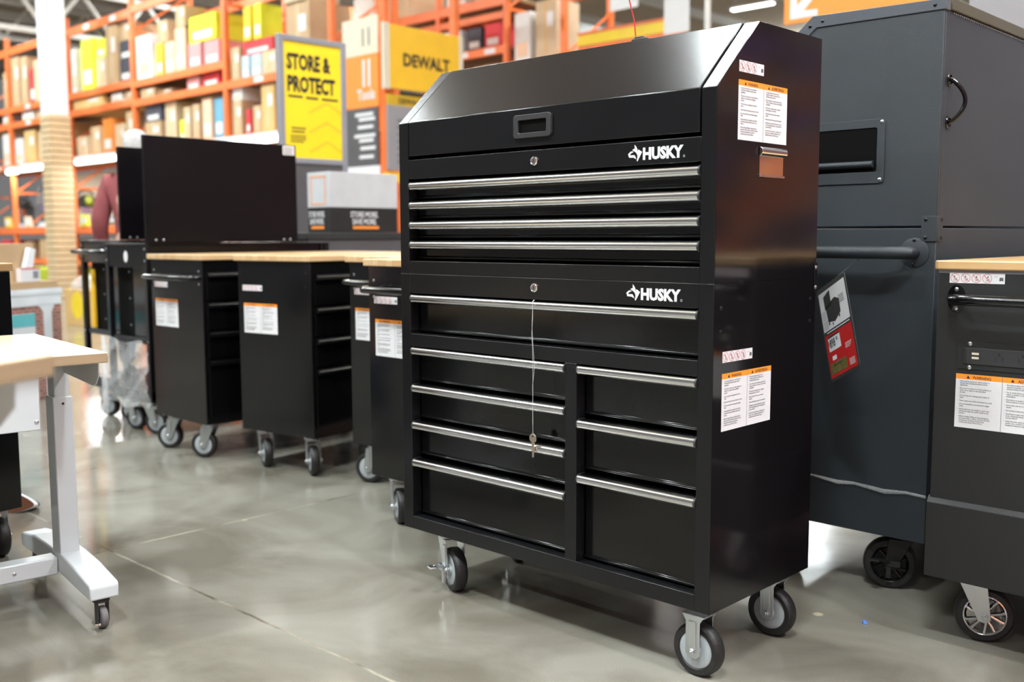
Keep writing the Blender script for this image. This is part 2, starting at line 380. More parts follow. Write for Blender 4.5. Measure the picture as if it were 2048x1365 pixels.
# ------------------------------------------------------------------ stickers
WE = ["Unit must be placed on a level surface or", "leveled with included hardware (when", "applicable).", None,
      "Do not sit or stand on or allow children to", "climb, sit or stand on the assembled", "product.", None,
      "Unit can tip over causing severe injury or", "death.", None, "Never open more than one drawer at a time.", None,
      "Do not exceed the recommended weight", "limits.", None, "Evenly distribute the weight on each level",
      "and always keep the heavier loads on the", "bottom.", None, "Before cutting, drilling or hammering into",
      "any wall or floor surface, verify the location", "of electrical, plumbing and gas lines.", "Cutting may cause serious injury."]
WS = ["El producto debe colocarse en una", "superficie nivelada, o nivelarse con el", "herraje incluido (si aplica).", None,
      "No se siente, pare o permita que los ni\u00f1os", "suban, se sienten o se paren en el producto", "ensamblado.", None,
      "El producto se puede voltear causando", "lesiones graves o la muerte.", None, "Nunca abra m\u00e1s de un caj\u00f3n al mismo", "tiempo.", None,
      "No exceda el l\u00edmite de peso recomendado.", None, "Distribuya la carga uniformemente en cada",
      "nivel y mantenga siempre lo m\u00e1s pesado en", "la parte inferior.", None, "Antes de cortar, perforar o martillar en la",
      "pared o piso, verifique la ubicaci\u00f3n de la", "instalaci\u00f3n el\u00e9ctrica, tuber\u00edas o gas."]
def warning_mesh():
    W, H = 0.213, 0.130
    mb = MB(); e = 0.0004
    rect(mb, 0, W, 0, H, -e, 0)
    for x0 in (0.0, W / 2 + .0006): rect(mb, x0, x0 + W / 2 - .0006, H - 0.0125, H, -e - .0001, 1)
    rect(mb, W / 2 - .0004, W / 2 + .0004, 0, H, -e - .0002, 2)
    it = [("WARNING", 0.060, H - 0.0102, 0.0092, 'CENTER', 0.012, 0.95), ("ADVERTENCIA", W / 2 + 0.062, H - 0.0102, 0.0092, 'CENTER', 0.012, 0.9)]
    for lines, x0 in ((WE, 0.006), (WS, W / 2 + 0.006)):
        z = H - 0.0190; step = 0.0047; new = True
        for ln in lines:
            if ln is None: z -= 0.0032; new = True; continue
            if new: it.append(("-", x0, z, 0.0050, 'LEFT', 0.01, 1)); new = False
            it.append((ln, x0 + 0.0042, z, 0.0050, 'LEFT', 0.004, 0.82)); z -= step
    V, F = text_geo(it)
    mb.add([(a, -e - .0003, b) for a, _, b in V], F, 2)
    for cx in (0.0285, W / 2 + 0.0225):
        mb.add([(cx - .004, -e - .0003, H - .0102), (cx + .004, -e - .0003, H - .0102), (cx, -e - .0003, H - .0030)], [(0, 1, 2)], 2)
    return mb.mesh('warning_label', [M['white'], M['orange'], M['ink']], smooth=False)
def picto_mesh(n, W):
    mb = MB(); H = 0.0245; e = 0.0004
    rect(mb, 0, W, 0, H, -e, 0)
    for k in range(n):
        cx = 0.0130 + k * 0.0245; cz = H / 2; R1, R0 = 0.0108, 0.0099; seg = 28; vs = []
        for i in range(seg):
            t = 2 * PI * i / seg
            vs += [(cx + R1 * math.cos(t), -e - .0003, cz + R1 * math.sin(t)), (cx + R0 * math.cos(t), -e - .0003, cz + R0 * math.sin(t))]
        mb.add(vs, [(2 * i, (2 * i + 2) % (2 * seg), (2 * i + 3) % (2 * seg), 2 * i + 1) for i in range(seg)], 1)
        d = 0.7071
        mb.add([(cx - R0 * d - .0004, -e - .0004, cz + R0 * d - .0004), (cx + R0 * d - .0004, -e - .0004, cz - R0 * d - .0004),
                (cx + R0 * d + .0004, -e - .0004, cz - R0 * d + .0004), (cx - R0 * d + .0004, -e - .0004, cz + R0 * d + .0004)], [(0, 1, 2, 3)], 1)
        sh = [[(-.003, -.006), (.003, -.006), (.003, -.0052), (-.003, -.0052)], [(-.001, -.004), (.0045, -.004), (.0045, .001), (.0038, .001), (.0038, -.0034), (-.001, -.0034)],
              [(-.003 + k * .001, .001), (-.001 + k * .001, .001), (0 + k * .001, .0055), (-.002 + k * .001, .0055)], [(-.004, -.001), (.0, -.003), (.0, -.0024), (-.004, -.0004)]]
        for pl in sh: mb.add([(cx + a, -e - .0002, cz + b) for a, b in pl], [tuple(range(len(pl)))], 2)
    x = W - 0.020
    for pl in ([(.008, .006), (.0125, .0075), (.0125, .0155), (.008, .014)], [(.0128, .0075), (.0165, .006), (.0165, .014), (.0128, .0155)], [(-.004, .016), (.004, .017), (.004, .0176), (-.004, .0166)]):
        mb.add([(x + a, -e - .0002, b) for a, b in pl], [tuple(range(len(pl)))], 3)
    return mb.mesh('pictogram_label', [M['white'], M['redink'], M['ink'], M['darkgrey']], smooth=False)
WARN = warning_mesh(); PIC4 = picto_mesh(4, 0.126); PIC3 = picto_mesh(3, 0.104)
def logo_mesh():
    mb = MB()
    V, F = text_geo([("HUSKY", 0.0, 0.0, 0.0345, 'LEFT', 0.052, 1.0)])
    mx_ = max(a for a, _, b in V); mn_ = min(a for a, _, b in V); sx_ = 0.110 / (mx_ - mn_)
    hz = max(b for _, _, b in V); sz = 0.0262 / hz
    mb.add([((a - mn_) * sx_, 0, b * sz) for a, _, b in V], F)
    def zp(l): return [((x - 585) * .000102, 0, (485 - (v + (x - 585) * .075)) * .000102) for x, v in l]
    for pl in ([(175, 385), (250, 322), (322, 318), (312, 350), (285, 345), (238, 385)], [(175, 385), (238, 385), (228, 408), (205, 460)],
               [(228, 408), (350, 398), (380, 430), (405, 490), (330, 458), (205, 460)],
               [(290, 290), (335, 262), (358, 258), (330, 310)], [(358, 258), (355, 168), (400, 210), (430, 255), (438, 330), (432, 400), (400, 345), (330, 310)],
               [(438, 330), (452, 272), (505, 292), (565, 325), (440, 537), (415, 515), (432, 470), (436, 400)]):
        mb.add(zp(pl), [tuple(range(len(pl)))[::-1]])
    vs = []; seg = 14
    for i in range(seg):
        t = 2 * PI * i / seg
        for r in (.0026, .0019): vs.append((0.1115 + r * math.cos(t), 0, 0.0015 + r * math.sin(t)))
    mb.add(vs, [(2 * i, (2 * i + 2) % (2 * seg), (2 * i + 3) % (2 * seg), 2 * i + 1) for i in range(seg)])
    return mb.mesh('brand_lettering', M['white'], smooth=False)
LOGO = logo_mesh()
screw_me = MB().lathe([(0.0052, 0), (0.0050, .0012), (0.0030, .0024), (0.0, .0026)], (0, 0, 0), (0, -1, 0), 14).mesh('screw', M['zinc'])
dscrew_me = MB().lathe([(0.0050, 0), (0.0048, .0010), (0.0030, .0022), (0.0, .0024)], (0, 0, 0), (0, -1, 0), 14).mesh('screw', M['frame'])

# ------------------------------------------------------------------ casters
def caster(parent, x, y, yaw, h=0.17, r=0.063, ww=0.036, style='zinc', brake=False, swivel=True, bdir=1):
    fm = {'zinc': M['zinc'], 'black': M['powder2'], 'chrome': M['zinc']}[style]
    off = 0.030 if swivel else 0.0
    fw = ww / 2 + 0.008
    mb = MB()
    mb.box(-0.045, 0.045, -0.038, 0.038, h - 0.004, h)                    # top plate
    if swivel: mb.lathe([(0.030, 0), (0.036, .004), (0.036, .010), (0.028, .016)], (0, 0, h - 0.020), (0, 0, 1), 24)
    zt = h - 0.020
    mb.box(-0.030, 0.030, -fw - .0015, fw + .0015, zt - .004, zt)
    for s in (-1, 1):
        y0, y1 = sorted((s * fw, s * (fw + 0.003)))
        if swivel: pl = [(-0.032, zt), (0.032, zt), (-off + 0.016, r - 0.012), (-off, r - 0.017), (-off - 0.014, r - 0.008)]
        else: pl = [(-0.030, zt), (0.030, zt), (0.019, zt - 0.016), (0.019, r - 0.006), (0.010, r - 0.016), (-0.010, r - 0.016), (-0.019, r - 0.006), (-0.019, zt - 0.016)]
        mb.prism(pl, 'y', y0, y1)
        if not swivel or style == 'zinc':
            mb.box(-off * .75 - 0.010, -off * .75 + 0.010, *sorted((s * (fw + .003), s * (fw + .0055))), r + 0.006, zt - 0.014)
    f = mb.build('caster', fm, parent, bevel=0.0012, loc=(x, y, 0), rotz=yaw)
    hw = ww / 2
    tb = MB()
    ri = r * 0.68
    tb.lathe([(ri, -hw + .004), (ri + .003, -hw), (r - 0.007, -hw), (r - .002, -hw + .004), (r, -hw * .45), (r, hw * .45), (r - .002, hw - .004), (r - 0.007, hw), (ri + .003, hw), (ri, hw - .004)], (-off, 0, r), (0, 1, 0), 40)
    tb.build('wheel', M['tyre'], f)
    hb = MB()
    if style == 'zinc':
        hb.lathe([(ri + .0005, -hw + .003), (ri - .004, -hw + .001), (ri * .35, -hw + .003), (ri * .3, -hw - .002), (0, -hw - .002)][::-1] + [], (-off, 0, r), (0, 1, 0), 36)
        hb.lathe([(ri + .0005, hw - .003), (ri - .004, hw - .001), (ri * .35, hw - .003), (ri * .3, hw + .002), (0, hw + .002)], (-off, 0, r), (0, 1, 0), 36)
        hb.build('hub', M['hub'], f)
    else:
        for s in (-1, 1): hb.lathe([(ri * .90, s * (hw - .004)), (ri, s * (hw + .001)), (ri + .003, s * hw), (ri + .003, s * (hw - .003)), (ri * .94, s * (hw - .006))], (-off, 0, r), (0, 1, 0), 36)
        hb.cyl((-off, -hw - .004, r), (-off, hw, r), ri * .24, 18)
        for k in range(5):
            a = 2 * PI * k / 5 + .4
            for da, w_, s in ((0, .0035, -1), (0.55, .0035, -1), (0, .0035, 1), (0.55, .0035, 1)):
                p0 = Vector((-off + math.cos(a) * ri * .2, s * (hw - .001), r + math.sin(a) * ri * .2))
                p1 = Vector((-off + math.cos(a + da) * ri * .95, s * (hw - .001), r + math.sin(a + da) * ri * .95))
                hb.tube([p0, p1], w_, 8)
        hb.build('hub', M['chrome'] if style == 'chrome' else M['gloss'], f)
        MB().lathe([(0.0, -hw + .012), (ri * .95, -hw + .012), (ri * .95, hw - .012), (0, hw - .012)], (-off, 0, r), (0, 1, 0), 30).build('wheel_disc', M['void'], f)
    bo = MB()
    bo.cyl((-off, -fw - .009, r), (-off, fw + .009, r), 0.0085, 6)
    bo.cyl((-off, -fw - .012, r), (-off, fw + .012, r), 0.0045, 12)
    bo.build('axle_bolt', M['zinc'] if style != 'black' else M['powder2'], f, bevel=0.001)
    if brake:
        lv = MB(); y0 = bdir * (fw + 0.005)
        lv.box(-off - .006, -off + .030, *sorted((y0, y0 + bdir * .010)), r - .002, r + 0.014)
        lv.tube([(-off, y0 + bdir * .006, r + .012), (-off - .018, y0 + bdir * .026, r + .020), (-off - .032, y0 + bdir * .046, r + .026)], [.006, .005, .005], 8)
        lv.box(-off - .050, -off - .022, *sorted((y0 + bdir * .040, y0 + bdir * .062)), r + .024, r + .029)
        lv.box(-off - .008, -off + .006, *sorted((y0, y0 + bdir * .008)), r - .036, r)
        lv.build('brake_lever', M['zinc'] if style != 'black' else M['powder2'], f, bevel=0.001)
    return f

# ------------------------------------------------------------------ the two-piece black tool chest
def pull(parent, x0, x1, z0, z1):
    """long half-round aluminium pull on a drawer"""
    mb = MB(); n = 12; r = (z1 - z0) / 2; zc = (z0 + z1) / 2
    pl = [(0.030, z1 - .001), (0.022, z1)] + [(0.010 - 0.015 * math.sin(PI * i / n), zc + r * math.cos(PI * i / n)) for i in range(n + 1)] + [(0.022, z0), (0.030, z0 + .001)]
    mb.prism(pl, 'x', x0 + .004, x1 - .004)
    o = mb.build('drawer_pull', M['alu'], parent)
    for a, b in ((x0, x0 + .004), (x1 - .004, x1)):
        MB().prism([(p[0] + (.0004 if p[0] < .02 else 0), p[1]) for p in pl], 'x', a, b).build('pull_end_cap', M['plastic'], parent)
def drawer(parent, x0, x1, z0, z1, zh0, zh1):
    """z0..z1 face, pull from zh0 to zh1"""
    mb = MB()
    mb.prism([(0.034, z1), (0.034, z0 + .010), (0.029, z0 + .007), (0.029, z0 + .003), (0.033, z0), (0.30, z0), (0.30, z1)], 'x', x0 + .0015, x1 - .0015)
    d = mb.build('drawer', M['gloss'], parent, bevel=0.001)
    pull(d, x0, x1, zh0, zh1)
    return d
Wd, Dp = 1.0475, 0.46
def lock(parent, x, z):
    mb = MB().lathe([(0.0115, 0), (0.0115, .003), (0.0095, .0055), (0.0085, .0045), (0.0, .0045)], (x, 0, z), (0, -1, 0), 28)
    l = mb.build('lock', M['chrome'], parent)
    MB().box(x - .0010, x + .0010, -.0052, -.0044, z - .0045, z + .0045).build('keyhole', M['ink'], l)

base = thing('rolling_tool_cabinet', 'glossy black eight-drawer rolling cabinet carrying the slant-top chest', 'tool cabinet')
ZB, ZS, ZT1, ZT2, YS = 0.170, 0.9130, 1.3332, 1.4921, 0.1665
b = MB()
b.box(0, 0.004, 0.002, Dp, ZB, ZS); b.box(Wd - .004, Wd, 0.002, Dp, ZB, ZS)          # side sheets
b.box(0.004, Wd - .004, Dp - .004, Dp, ZB, ZS)
b.box(0.004, Wd - .004, 0.03, Dp - .004, ZB, ZB + .004)
b.box(0.004, Wd - .004, 0.03, Dp - .004, ZS - .004, ZS)
b.build('cabinet_shell', M['side'], base)
fr = MB()
fr.box(0.0005, 0.040, 0, 0.034, ZB + .0003, ZS); fr.box(1.0085, Wd - .0005, 0, 0.034, ZB + .0003, ZS)
fr.box(0.040, 1.0085, 0, 0.034, 0.858, ZS); fr.box(0.040, 1.0085, 0, 0.034, 0.7065, 0.7425)
fr.box(0.622, 0.659, 0, 0.034, 0.2085, 0.7065); fr.box(0.040, 1.0085, 0, 0.034, ZB + .0003, 0.2085)
fr.build('face_frame', M['frame'], base, bevel=0.0012)
MB().box(0.04, 1.0085, 0.31, 0.312, 0.2, 0.87).build('inner_back', M['void'], base)
drawer(base, 0.0415, 1.007, 0.7465, 0.835, 0.829, 0.8555)
for z1, z0 in ((0.705, 0.604), (0.5965, 0.496), (0.4885, 0.388), (0.379, 0.2125)): drawer(base, 0.0415, 0.621, z0, z1 - .018, z1 - .026, z1)
for z1, z0 in ((0.7045, 0.578), (0.5695, 0.440), (0.4315, 0.2125)): drawer(base, 0.6605, 1.007, z0, z1 - .018, z1 - .026, z1)
lock(base, 0.5205, 0.888)
ob('brand_lettering', LOGO, base, (0.852, -0.0007, 0.8725))
for y, z in ((0.030, 0.859), (0.029, 0.806), (0.434, 0.861), (0.435, 0.806)): ob('screw', dscrew_me, base, (Wd, y, z), PI / 2)
ob('pictogram_label', PIC4, base, (Wd, 0.038, 0.7370), PI / 2)
ob('warning_label', WARN, base, (Wd, 0.037, 0.5825), PI / 2)
caster(base, 0.130, 0.066, math.radians(158), brake=True, bdir=1)
caster(base, 0.990, 0.052, 0, swivel=False)
caster(base, 0.990, 0.385, 0, swivel=False)
caster(base, 0.075, 0.385, math.radians(160), brake=True)

top = thing('tool_chest', 'slant-lidded black four-drawer tool chest standing on the rolling cabinet', 'tool chest')
ZS += .0006
prof = [(0.002, ZS), (0.002, ZT1), (YS, ZT2), (Dp, ZT2), (Dp, ZS)]
s_ = MB(); s_.prism(prof, 'x', 0, 0.004); s_.prism(prof, 'x', Wd - .004, Wd)
s_.box(0.004, Wd - .004, Dp - .004, Dp, ZS, ZT2 - .02); s_.box(0.004, Wd - .004, 0.03, Dp, ZS, ZS + .004)
s_.build('chest_shell', M['side'], top)
prof2 = [(0.0, ZS), (0.0, ZT1 + .001), (YS, ZT2 + .001), (YS + .05, ZT2 + .001), (YS + .05, ZT2 - .03), (YS, ZT2 - .035), (0.034, ZT1 - .02), (0.034, ZS)]
f2 = MB(); f2.prism(prof2, 'x', 0.0005, 0.0385); f2.prism(prof2, 'x', 1.0095, Wd - .0005)
f2.box(0.0385, 1.0095, 0, 0.034, 1.178, 1.2315); f2.box(0.0385, 1.0095, 0, 0.034, ZS, 0.949)
f2.build('face_frame', M['frame'], top, bevel=0.0012)
MB().box(0.04, 1.0085, 0.31, 0.312, 0.95, 1.18).build('inner_back', M['void'], top)
lid = MB().prism([(0.000, 1.241), (0.000, ZT1 + .002), (YS, ZT2 + .003), (Dp, ZT2 + .003), (Dp, ZT2 - .01), (YS + .005, ZT2 - .012), (0.014, ZT1 - .006), (0.014, 1.241)], 'x', 0.0415, 1.0040).build('lid', M['lid'], top, bevel=0.0022)
# lid grip: moulded frame round a pocket
def rrect(x0, x1, z0, z1, r, n=5):
    out = []
    for cx, cz, a0 in ((x1 - r, z1 - r, 0), (x0 + r, z1 - r, 90), (x0 + r, z0 + r, 180), (x1 - r, z0 + r, 270)):
        for i in range(n + 1):
            a = math.radians(a0 + 90 * i / n); out.append((cx + r * math.cos(a), cz + r * math.sin(a)))
    return out
def bezel(mb, outer, inner, yf, yb, m=0):
    n = len(outer); vs = [(x, yb, z) for x, z in outer] + [(x, yf, z) for x, z in outer] + [(x, yf, z) for x, z in inner] + [(x, yb - .0002, z) for x, z in inner]
    fs = []
    for i in range(n):
        j = (i + 1) % n
        for k in range(3): fs.append((k * n + i, k * n + j, (k + 1) * n + j, (k + 1) * n + i))
    mb.add(vs, [f[::-1] for f in fs], m)
gm = MB(); bezel(gm, rrect(0.454, 0.580, 1.262, 1.3195, .009), rrect(0.470, 0.565, 1.2745, 1.3060, .004), -0.0075, 0.0)
lg = gm.build('lid_grip', M['plastic'], lid, bevel=0.0012)
MB().box(0.470, 0.565, -0.0012, -0.0004, 1.2745, 1.3060).build('grip_pocket', M['void'], lid)  # thin black plate painted as the shade inside the grip
for z1, z0 in ((1.1715, 1.122), (1.1170, 1.067), (1.0615, 1.012), (1.0065, 0.953)): drawer(top, 0.0415, 1.007, z0, z1 - .018, z1 - .0255, z1)
lock(top, 0.521, 1.204)
ob('brand_lettering', LOGO, top, (0.854, -0.0007, 1.1905))
ob('pictogram_label', PIC3, top, (Wd, 0.085, 1.3745), PI / 2)
ob('warning_label', WARN, top, (Wd, 0.0835, 1.2275), PI / 2)
hn = MB()
n = 10
hn.prism([(0.001 + 0.009 * math.sin(PI * i / n), 1.2075 + 0.0105 * math.cos(PI * i / n)) for i in range(n + 1)], 'y', 0, 1)   # grip roll (x,z)
hn.v = [(Wd + p[0], 0.175 + p[1] * 0.114, p[2]) for p in hn.v]
hn.box(Wd, Wd + .004, 0.175, 0.287, 1.1495, 1.1555)
sh_ = hn.build('side_handle', M['alu'], top, bevel=0.0008)
MB().box(Wd, Wd + .0006, 0.178, 0.284, 1.1555, 1.1975).build('handle_pocket', M['chrome'], sh_)
jb = thing('joining_bracket', 'small black plate with two bright bolts joining chest and cabinet at the rear', 'bracket', (Wd, .456, .914))
MB().box(0.0005, .0025, -.008, .008, -.036, .036).build('plate', M['frame'], jb, bevel=0.0008)
for z in (0.024, -0.025): ob('bolt', screw_me, jb, (.0025, 0, z), PI / 2)

key = thing('key', 'small key hanging on a thin clear cord from the widest drawer pull', 'key', (0.5215, -0.008, 0.492))
KC = .366
MB().tube([(0, .004, KC), (0, -.001, KC - .005), (.0005, -.001, .32), (-.003, -.001, .28), (0, -.001, .24), (.001, -.001, .16), (0, -.001, .06), (0, 0, .024)], .0006, 6).tube(
    [(.003, .004, KC), (.001, -.001, KC - .005), (-.002, -.001, .30), (.002, -.001, .24), (.006, -.001, .20), (.0045, -.001, .18), (0.0, -.001, .15), (.0005, -.001, .10), (0, 0, .045)], .0005, 6).build('cord', M['cord'], key)
kb = MB()
kb.cyl((0, -.0012, .012), (0, .0012, .012), .0115, 24)
kb.prism([(-.0045, .004), (.0045, .004), (.0045, -.010), (.0060, -.012), (.0042, -.018), (.0052, -.022), (.0030, -.027), (.0040, -.033), (.0018, -.038), (-.0022, -.038), (-.0026, -.012), (-.0045, -.010)], 'y', -.0011, .0011)
kb.build('key_blade', M['brass'], key, bevel=.0004)
MB().cyl((0, -.0016, .017), (0, .0016, .017), .0026, 14).build('key_hole', M['ink'], key)

td = thing('security_tether', 'black clip with a thin red cable resting on the tool chest lid', 'security cable', (0.685, 0.222, 1.4951))
MB().box(-.024, .020, -.016, .016, 0, .014).box(-.018, .008, -.012, .012, .014, .019).build('clip_housing', M['plastic'], td, bevel=.002)
MB().tube([(-.020, 0, .010), (-.024, -.003, .06), (-.033, -.012, .11), (-.9, -.85, 6.50)], .0016, 6).build('cable', M['red'], td)

# ------------------------------------------------------------------ tall dark hutch cabinet behind
tc_ = thing('hutch_workstation', 'tall dark grey hutch workstation with chamfered top behind the tool chest', 'tool cabinet', (0.60, 0.86, 0))
TW, TD = 0.585, 1.40
MB().box(0, TW, 0, TD, 0.170, 1.036).build('cabinet_body', M['powder'], tc_, bevel=0.002)
hp = [(0.0, 1.041), (0.0, 1.43), (0.212, 1.606), (TW, 1.606), (TW, 1.041)]
hb_ = MB(); hb_.prism(hp, 'y', 0, 0.012); hb_.box(TW - .012, TW, 0.012, TD, 1.041, 1.606); hb_.box(0, .012, 0.012, TD, 1.041, 1.42); hb_.box(.012, TW - .012, TD - .012, TD, 1.041, 1.42)
hb_.box(.20, TW - .012, .012, TD, 1.594, 1.606)
hb_.build('hutch', M['powder'], tc_, bevel=0.002)
tr = MB()
tr.prism([(0.0, 1.455), (0.212, 1.640), (TW + .004, 1.632), (TW + .004, 1.604), (0.225, 1.606), (0.0, 1.418)], 'y', -0.003, 0.030)
rm = tr.build('edge_trim', mat('slate_trim', (.085, .095, .11), .4), tc_, bevel=0.0015)
for x, z in ((0.205, 1.612), (0.243, 1.622), (0.560, 1.618)): ob('screw', dscrew_me, rm, (x, -0.003, z))
ld_ = MB(); ld_.box(0.33, TW + .006, 0.034, TD, 1.6075, 1.638)
lo_ = ld_.build('hutch_lid', mat('olive_brown_paint', (0.075, 0.068, 0.045), 0.45, bump=.3), tc_, bevel=0.002)
pf = MB()
for k in range(90):
    y = 0.060 + k * 0.0148
    if y < TD - .01: pf.lathe([(0.0028, 0), (0.0016, .0014), (0, .0016)], (TW + .001, y, 1.6015), (1, 0, 0), 6)
pfo = pf.build('rivet_strip', M['grey'], tc_); pfo['kind'] = 'stuff'
bz = MB(); bezel(bz, rrect(0.165, 0.436, 1.160, 1.336, .012), rrect(0.182, 0.414, 1.192, 1.312, .006), -0.003, 0.0)
pl_ = bz.build('recessed_handle', M['powder'], tc_, bevel=0.001)
MB().box(0.182, 0.414, -0.0008, -0.0002, 1.192, 1.312).build('handle_pocket', M['void'], pl_)  # flush black plate: the shade of the recess is put into its colour
MB().cyl((0.186, -0.006, 1.213), (0.406, -0.006, 1.213), 0.0095, 16).build('grip_rail', M['powder'], pl_)
for x, z in ((0.427, 1.327), (0.425, 1.170), (0.174, 1.327), (0.174, 1.170)): ob('screw', screw_me, pl_, (x, -0.003, z))
ph = MB()
ph.tube([(0.05, 0, .970), (0.052, -.035, .970), (0.075, -.058, .970), (0.12, -.062, .970), (0.25, -.062, .970), (0.45, -.062, .970), (0.497, -.058, .970), (0.524, -.035, .970), (0.528, 0, .970)], 0.0175, 18)
pho = ph.build('push_handle', M['powder'], tc_)
for x in (0.05, 0.528):
    MB().lathe([(0.040, 0), (0.040, .002), (0.034, .004), (0, .004)], (x, 0, .970), (0, -1, 0), 30).xf(Matrix.Diagonal((1, 1, 1, 1))).build('mounting_flange', M['powder'], pho)
    for z in (1.003, 0.937): ob('screw', dscrew_me, pho, (x, -.003, z))
cb = MB(); cb.box(TW - .040, TW + .003, -.003, 0.0, 1.000, 1.068); cb.box(TW, TW + .003, 0, .036, 1.000, 1.068)
cbo = cb.build('corner_bracket', M['powder'], tc_, bevel=.001)
for z in (1.058, 1.010):
    ob('screw', dscrew_me, cbo, (TW - .028, -.003, z)); ob('screw', dscrew_me, cbo, (TW + .003, .026, z), PI / 2)
gh = MB(); yy = 0.048
gh.tube([(TW + .002 + .036 * math.sin(PI * i / 14) ** .75, yy + .016 * math.sin(PI * i / 14), 1.430 - .116 * i / 14) for i in range(15)], 0.006, 12)
gho = gh.build('grab_handle', M['gloss'], tc_)
for z in (1.428, 1.316):
    t_ = MB(); t_.lathe([(0.018, 0), (0.018, .002), (0.0165, .004), (0.013, .004), (0.012, .001)], (TW, yy, z), (1, 0, 0), 26).build('rosette', M['gloss'], gho)
MB().tube([(0.0, -.002, .318), (.25, -.003, .312), (.33, -.006, .305), (.38, -.002, .308), (.47, -.004, .300), (.53, -.002, .306), (TW, -.002, .303)], [.0015, .003, .006, .004, .0065, .004, .004], 8).build('film_strip', M['film'], tc_)
for x, y, a in ((0.13, 0.10, 35), (0.485, 0.09, 20), (0.13, TD - .1, 0), (0.485, TD - .1, 0)):
    caster(tc_, x, y, math.radians(a), r=0.074, ww=0.045, style='black', brake=(y < .5), bdir=-1)

# hanging price card
TL, TR, BR, BL = [Vector(p) for p in ((0.885, 0.778, 0.860), (1.004, 0.691, 0.929), (1.113, 0.611, 0.675), (0.965, 0.719, 0.606))]
cen = (TL + TR + BR + BL) / 4; ax = ((TR - TL) + (BR - BL)).normalized(); az = ((TL - BL) + (TR - BR)); az = (az - ax * az.dot(ax)).normalized(); ay = az.cross(ax)
hw_ = 0.083; hh_ = 0.133
card = bpy.data.objects.new('price_card', None); COL.objects.link(card); card.matrix_world = Matrix(((ax.x, ay.x, az.x, cen.x), (ax.y, ay.y, az.y, cen.y), (ax.z, ay.z, az.z, cen.z), (0, 0, 0, 1)))
tag(card, 'laminated red and white price card hanging between tool chest and hutch workstation', 'price card')
MB().prism(rrect(-hw_, hw_, -hh_, hh_, .010), 'y', 0, .0015).build('laminate', M['plastic'], card, bevel=.0004)
cf = MB(); e = -.0003
rect(cf, -hw_ + .007, hw_ - .007, 0.008, hh_ - .014, e, 0); rect(cf, -hw_ + .007, hw_ - .007, -hh_ + .009, -.004, e, 1)
rect(cf, -.062, .006, -.052, -.010, e * 2, 0); rect(cf, -.062, .006, -.014, -.010, e * 3, 2)
rect(cf, -.070, .022, -.115, -.084, e * 2, 3); rect(cf, -.052, -.028, -.078, -.066, e * 2, 0)
for pl in ([(-.050, .104), (-.012, .114), (-.012, .070), (-.050, .066)], [(-.046, .074), (.010, .086), (.034, .074), (.032, .038), (-.004, .022), (-.042, .030)], [(-.040, .030), (-.034, .028), (-.034, .020), (-.040, .020)], [(.020, .032), (.026, .034), (.026, .026), (.020, .026)],
           [(-.020, .022), (-.015, .022), (-.015, .015), (-.020, .015)]):
    cf.add([(a, e * 2, b_) for a, b_ in pl], [tuple(range(len(pl)))[::-1]], 2)
for k in range(4): rect(cf, .030, .060, .070 - k * .006 + .01, .0725 - k * .006 + .01, e * 2, 4)
for k in range(4): rect(cf, -.070, -.050, .062 - k * .007, .0635 - k * .007, e * 2, 4)
for k in range(5): rect(cf, -.070, -.044, .034 - k * .005, .0352 - k * .005, e * 2, 4)
rect(cf, -.060, .070, .0005, .0035, e * 2, 0)
for k in range(4): rect(cf, .026, .062 - k * .003, -.052 - k * .004, -.0505 - k * .004, e * 2, 0)
for k in range(6): rect(cf, .036, .066, -.098 - k * .0032, -.0968 - k * .0032, e * 2, 0)
V, F = text_geo([("898", -.054, -.0415, .033, 'LEFT', .008, .62), ("$", -.061, -.034, .016, 'LEFT', .02, .6), ("00", -.017, -.0285, .013, 'LEFT', .02, .7), ("LIMITED WARRANTY", -.024, -.094, .0075, 'CENTER', .01, .8)])
cf.add([(a, e * 4, b_) for a, _, b_ in V], F, 2)
cf.build('card_print', [M['white'], M['tagred'], M['ink'], M['gold'], M['grey']], card, smooth=False)
inv = card.matrix_world.inverted()
MB().tube([(0.05, 0, hh_ - .006), (.05, .001, hh_), inv @ Vector((1.0, .775, .945)), inv @ Vector((1.0, .798, .9515))], .0009, 6).build('tie', M['plastic'], card)

# ------------------------------------------------------------------ wood-topped workbench at the right
kb_ = thing('mobile_workbench', 'black mobile workbench with wood top and power sockets at the right edge', 'workbench', (1.295, 0.60, 0))
KW, KD = 0.62, 1.25
MB().box(0, KW, 0, KD, 0.362, 0.926).build('cabinet_body', M['powder2'], kb_, bevel=.002)
MB().prism([(-.010, .176), (-.010, .362), (0.004, .378), (KD, .378), (KD, .176)], 'x', -.004, KW + .004).build('base_skirt', M['powder2'], kb_, bevel=.0015)
MB().box(-.006, KW + .006, -.008, KD + .008, 0.934, 0.9565).build('wood_top', M['wood'], kb_, bevel=.004, segs=3)
MB().box(.001, KW - .001, .001, KD, 0.926, 0.934).build('top_rim', M['grey'], kb_)
ob('pictogram_label', PIC4, kb_, (0.0275, 0, 0.9030))
ob('warning_label', WARN, kb_, (0.052, 0, 0.5560))
hh = MB()
hh.tube([(0.046, 0, .866), (0.046, -.030, .866), (0.056, -.050, .866), (0.08, -.060, .866), (.12, -.062, .866), (.50, -.062, .866), (.54, -.060, .866), (.564, -.050, .866), (.574, -.03, .866), (.574, 0, .866)], 0.0125, 18)
hho = hh.build('push_handle', M['gloss'], kb_)
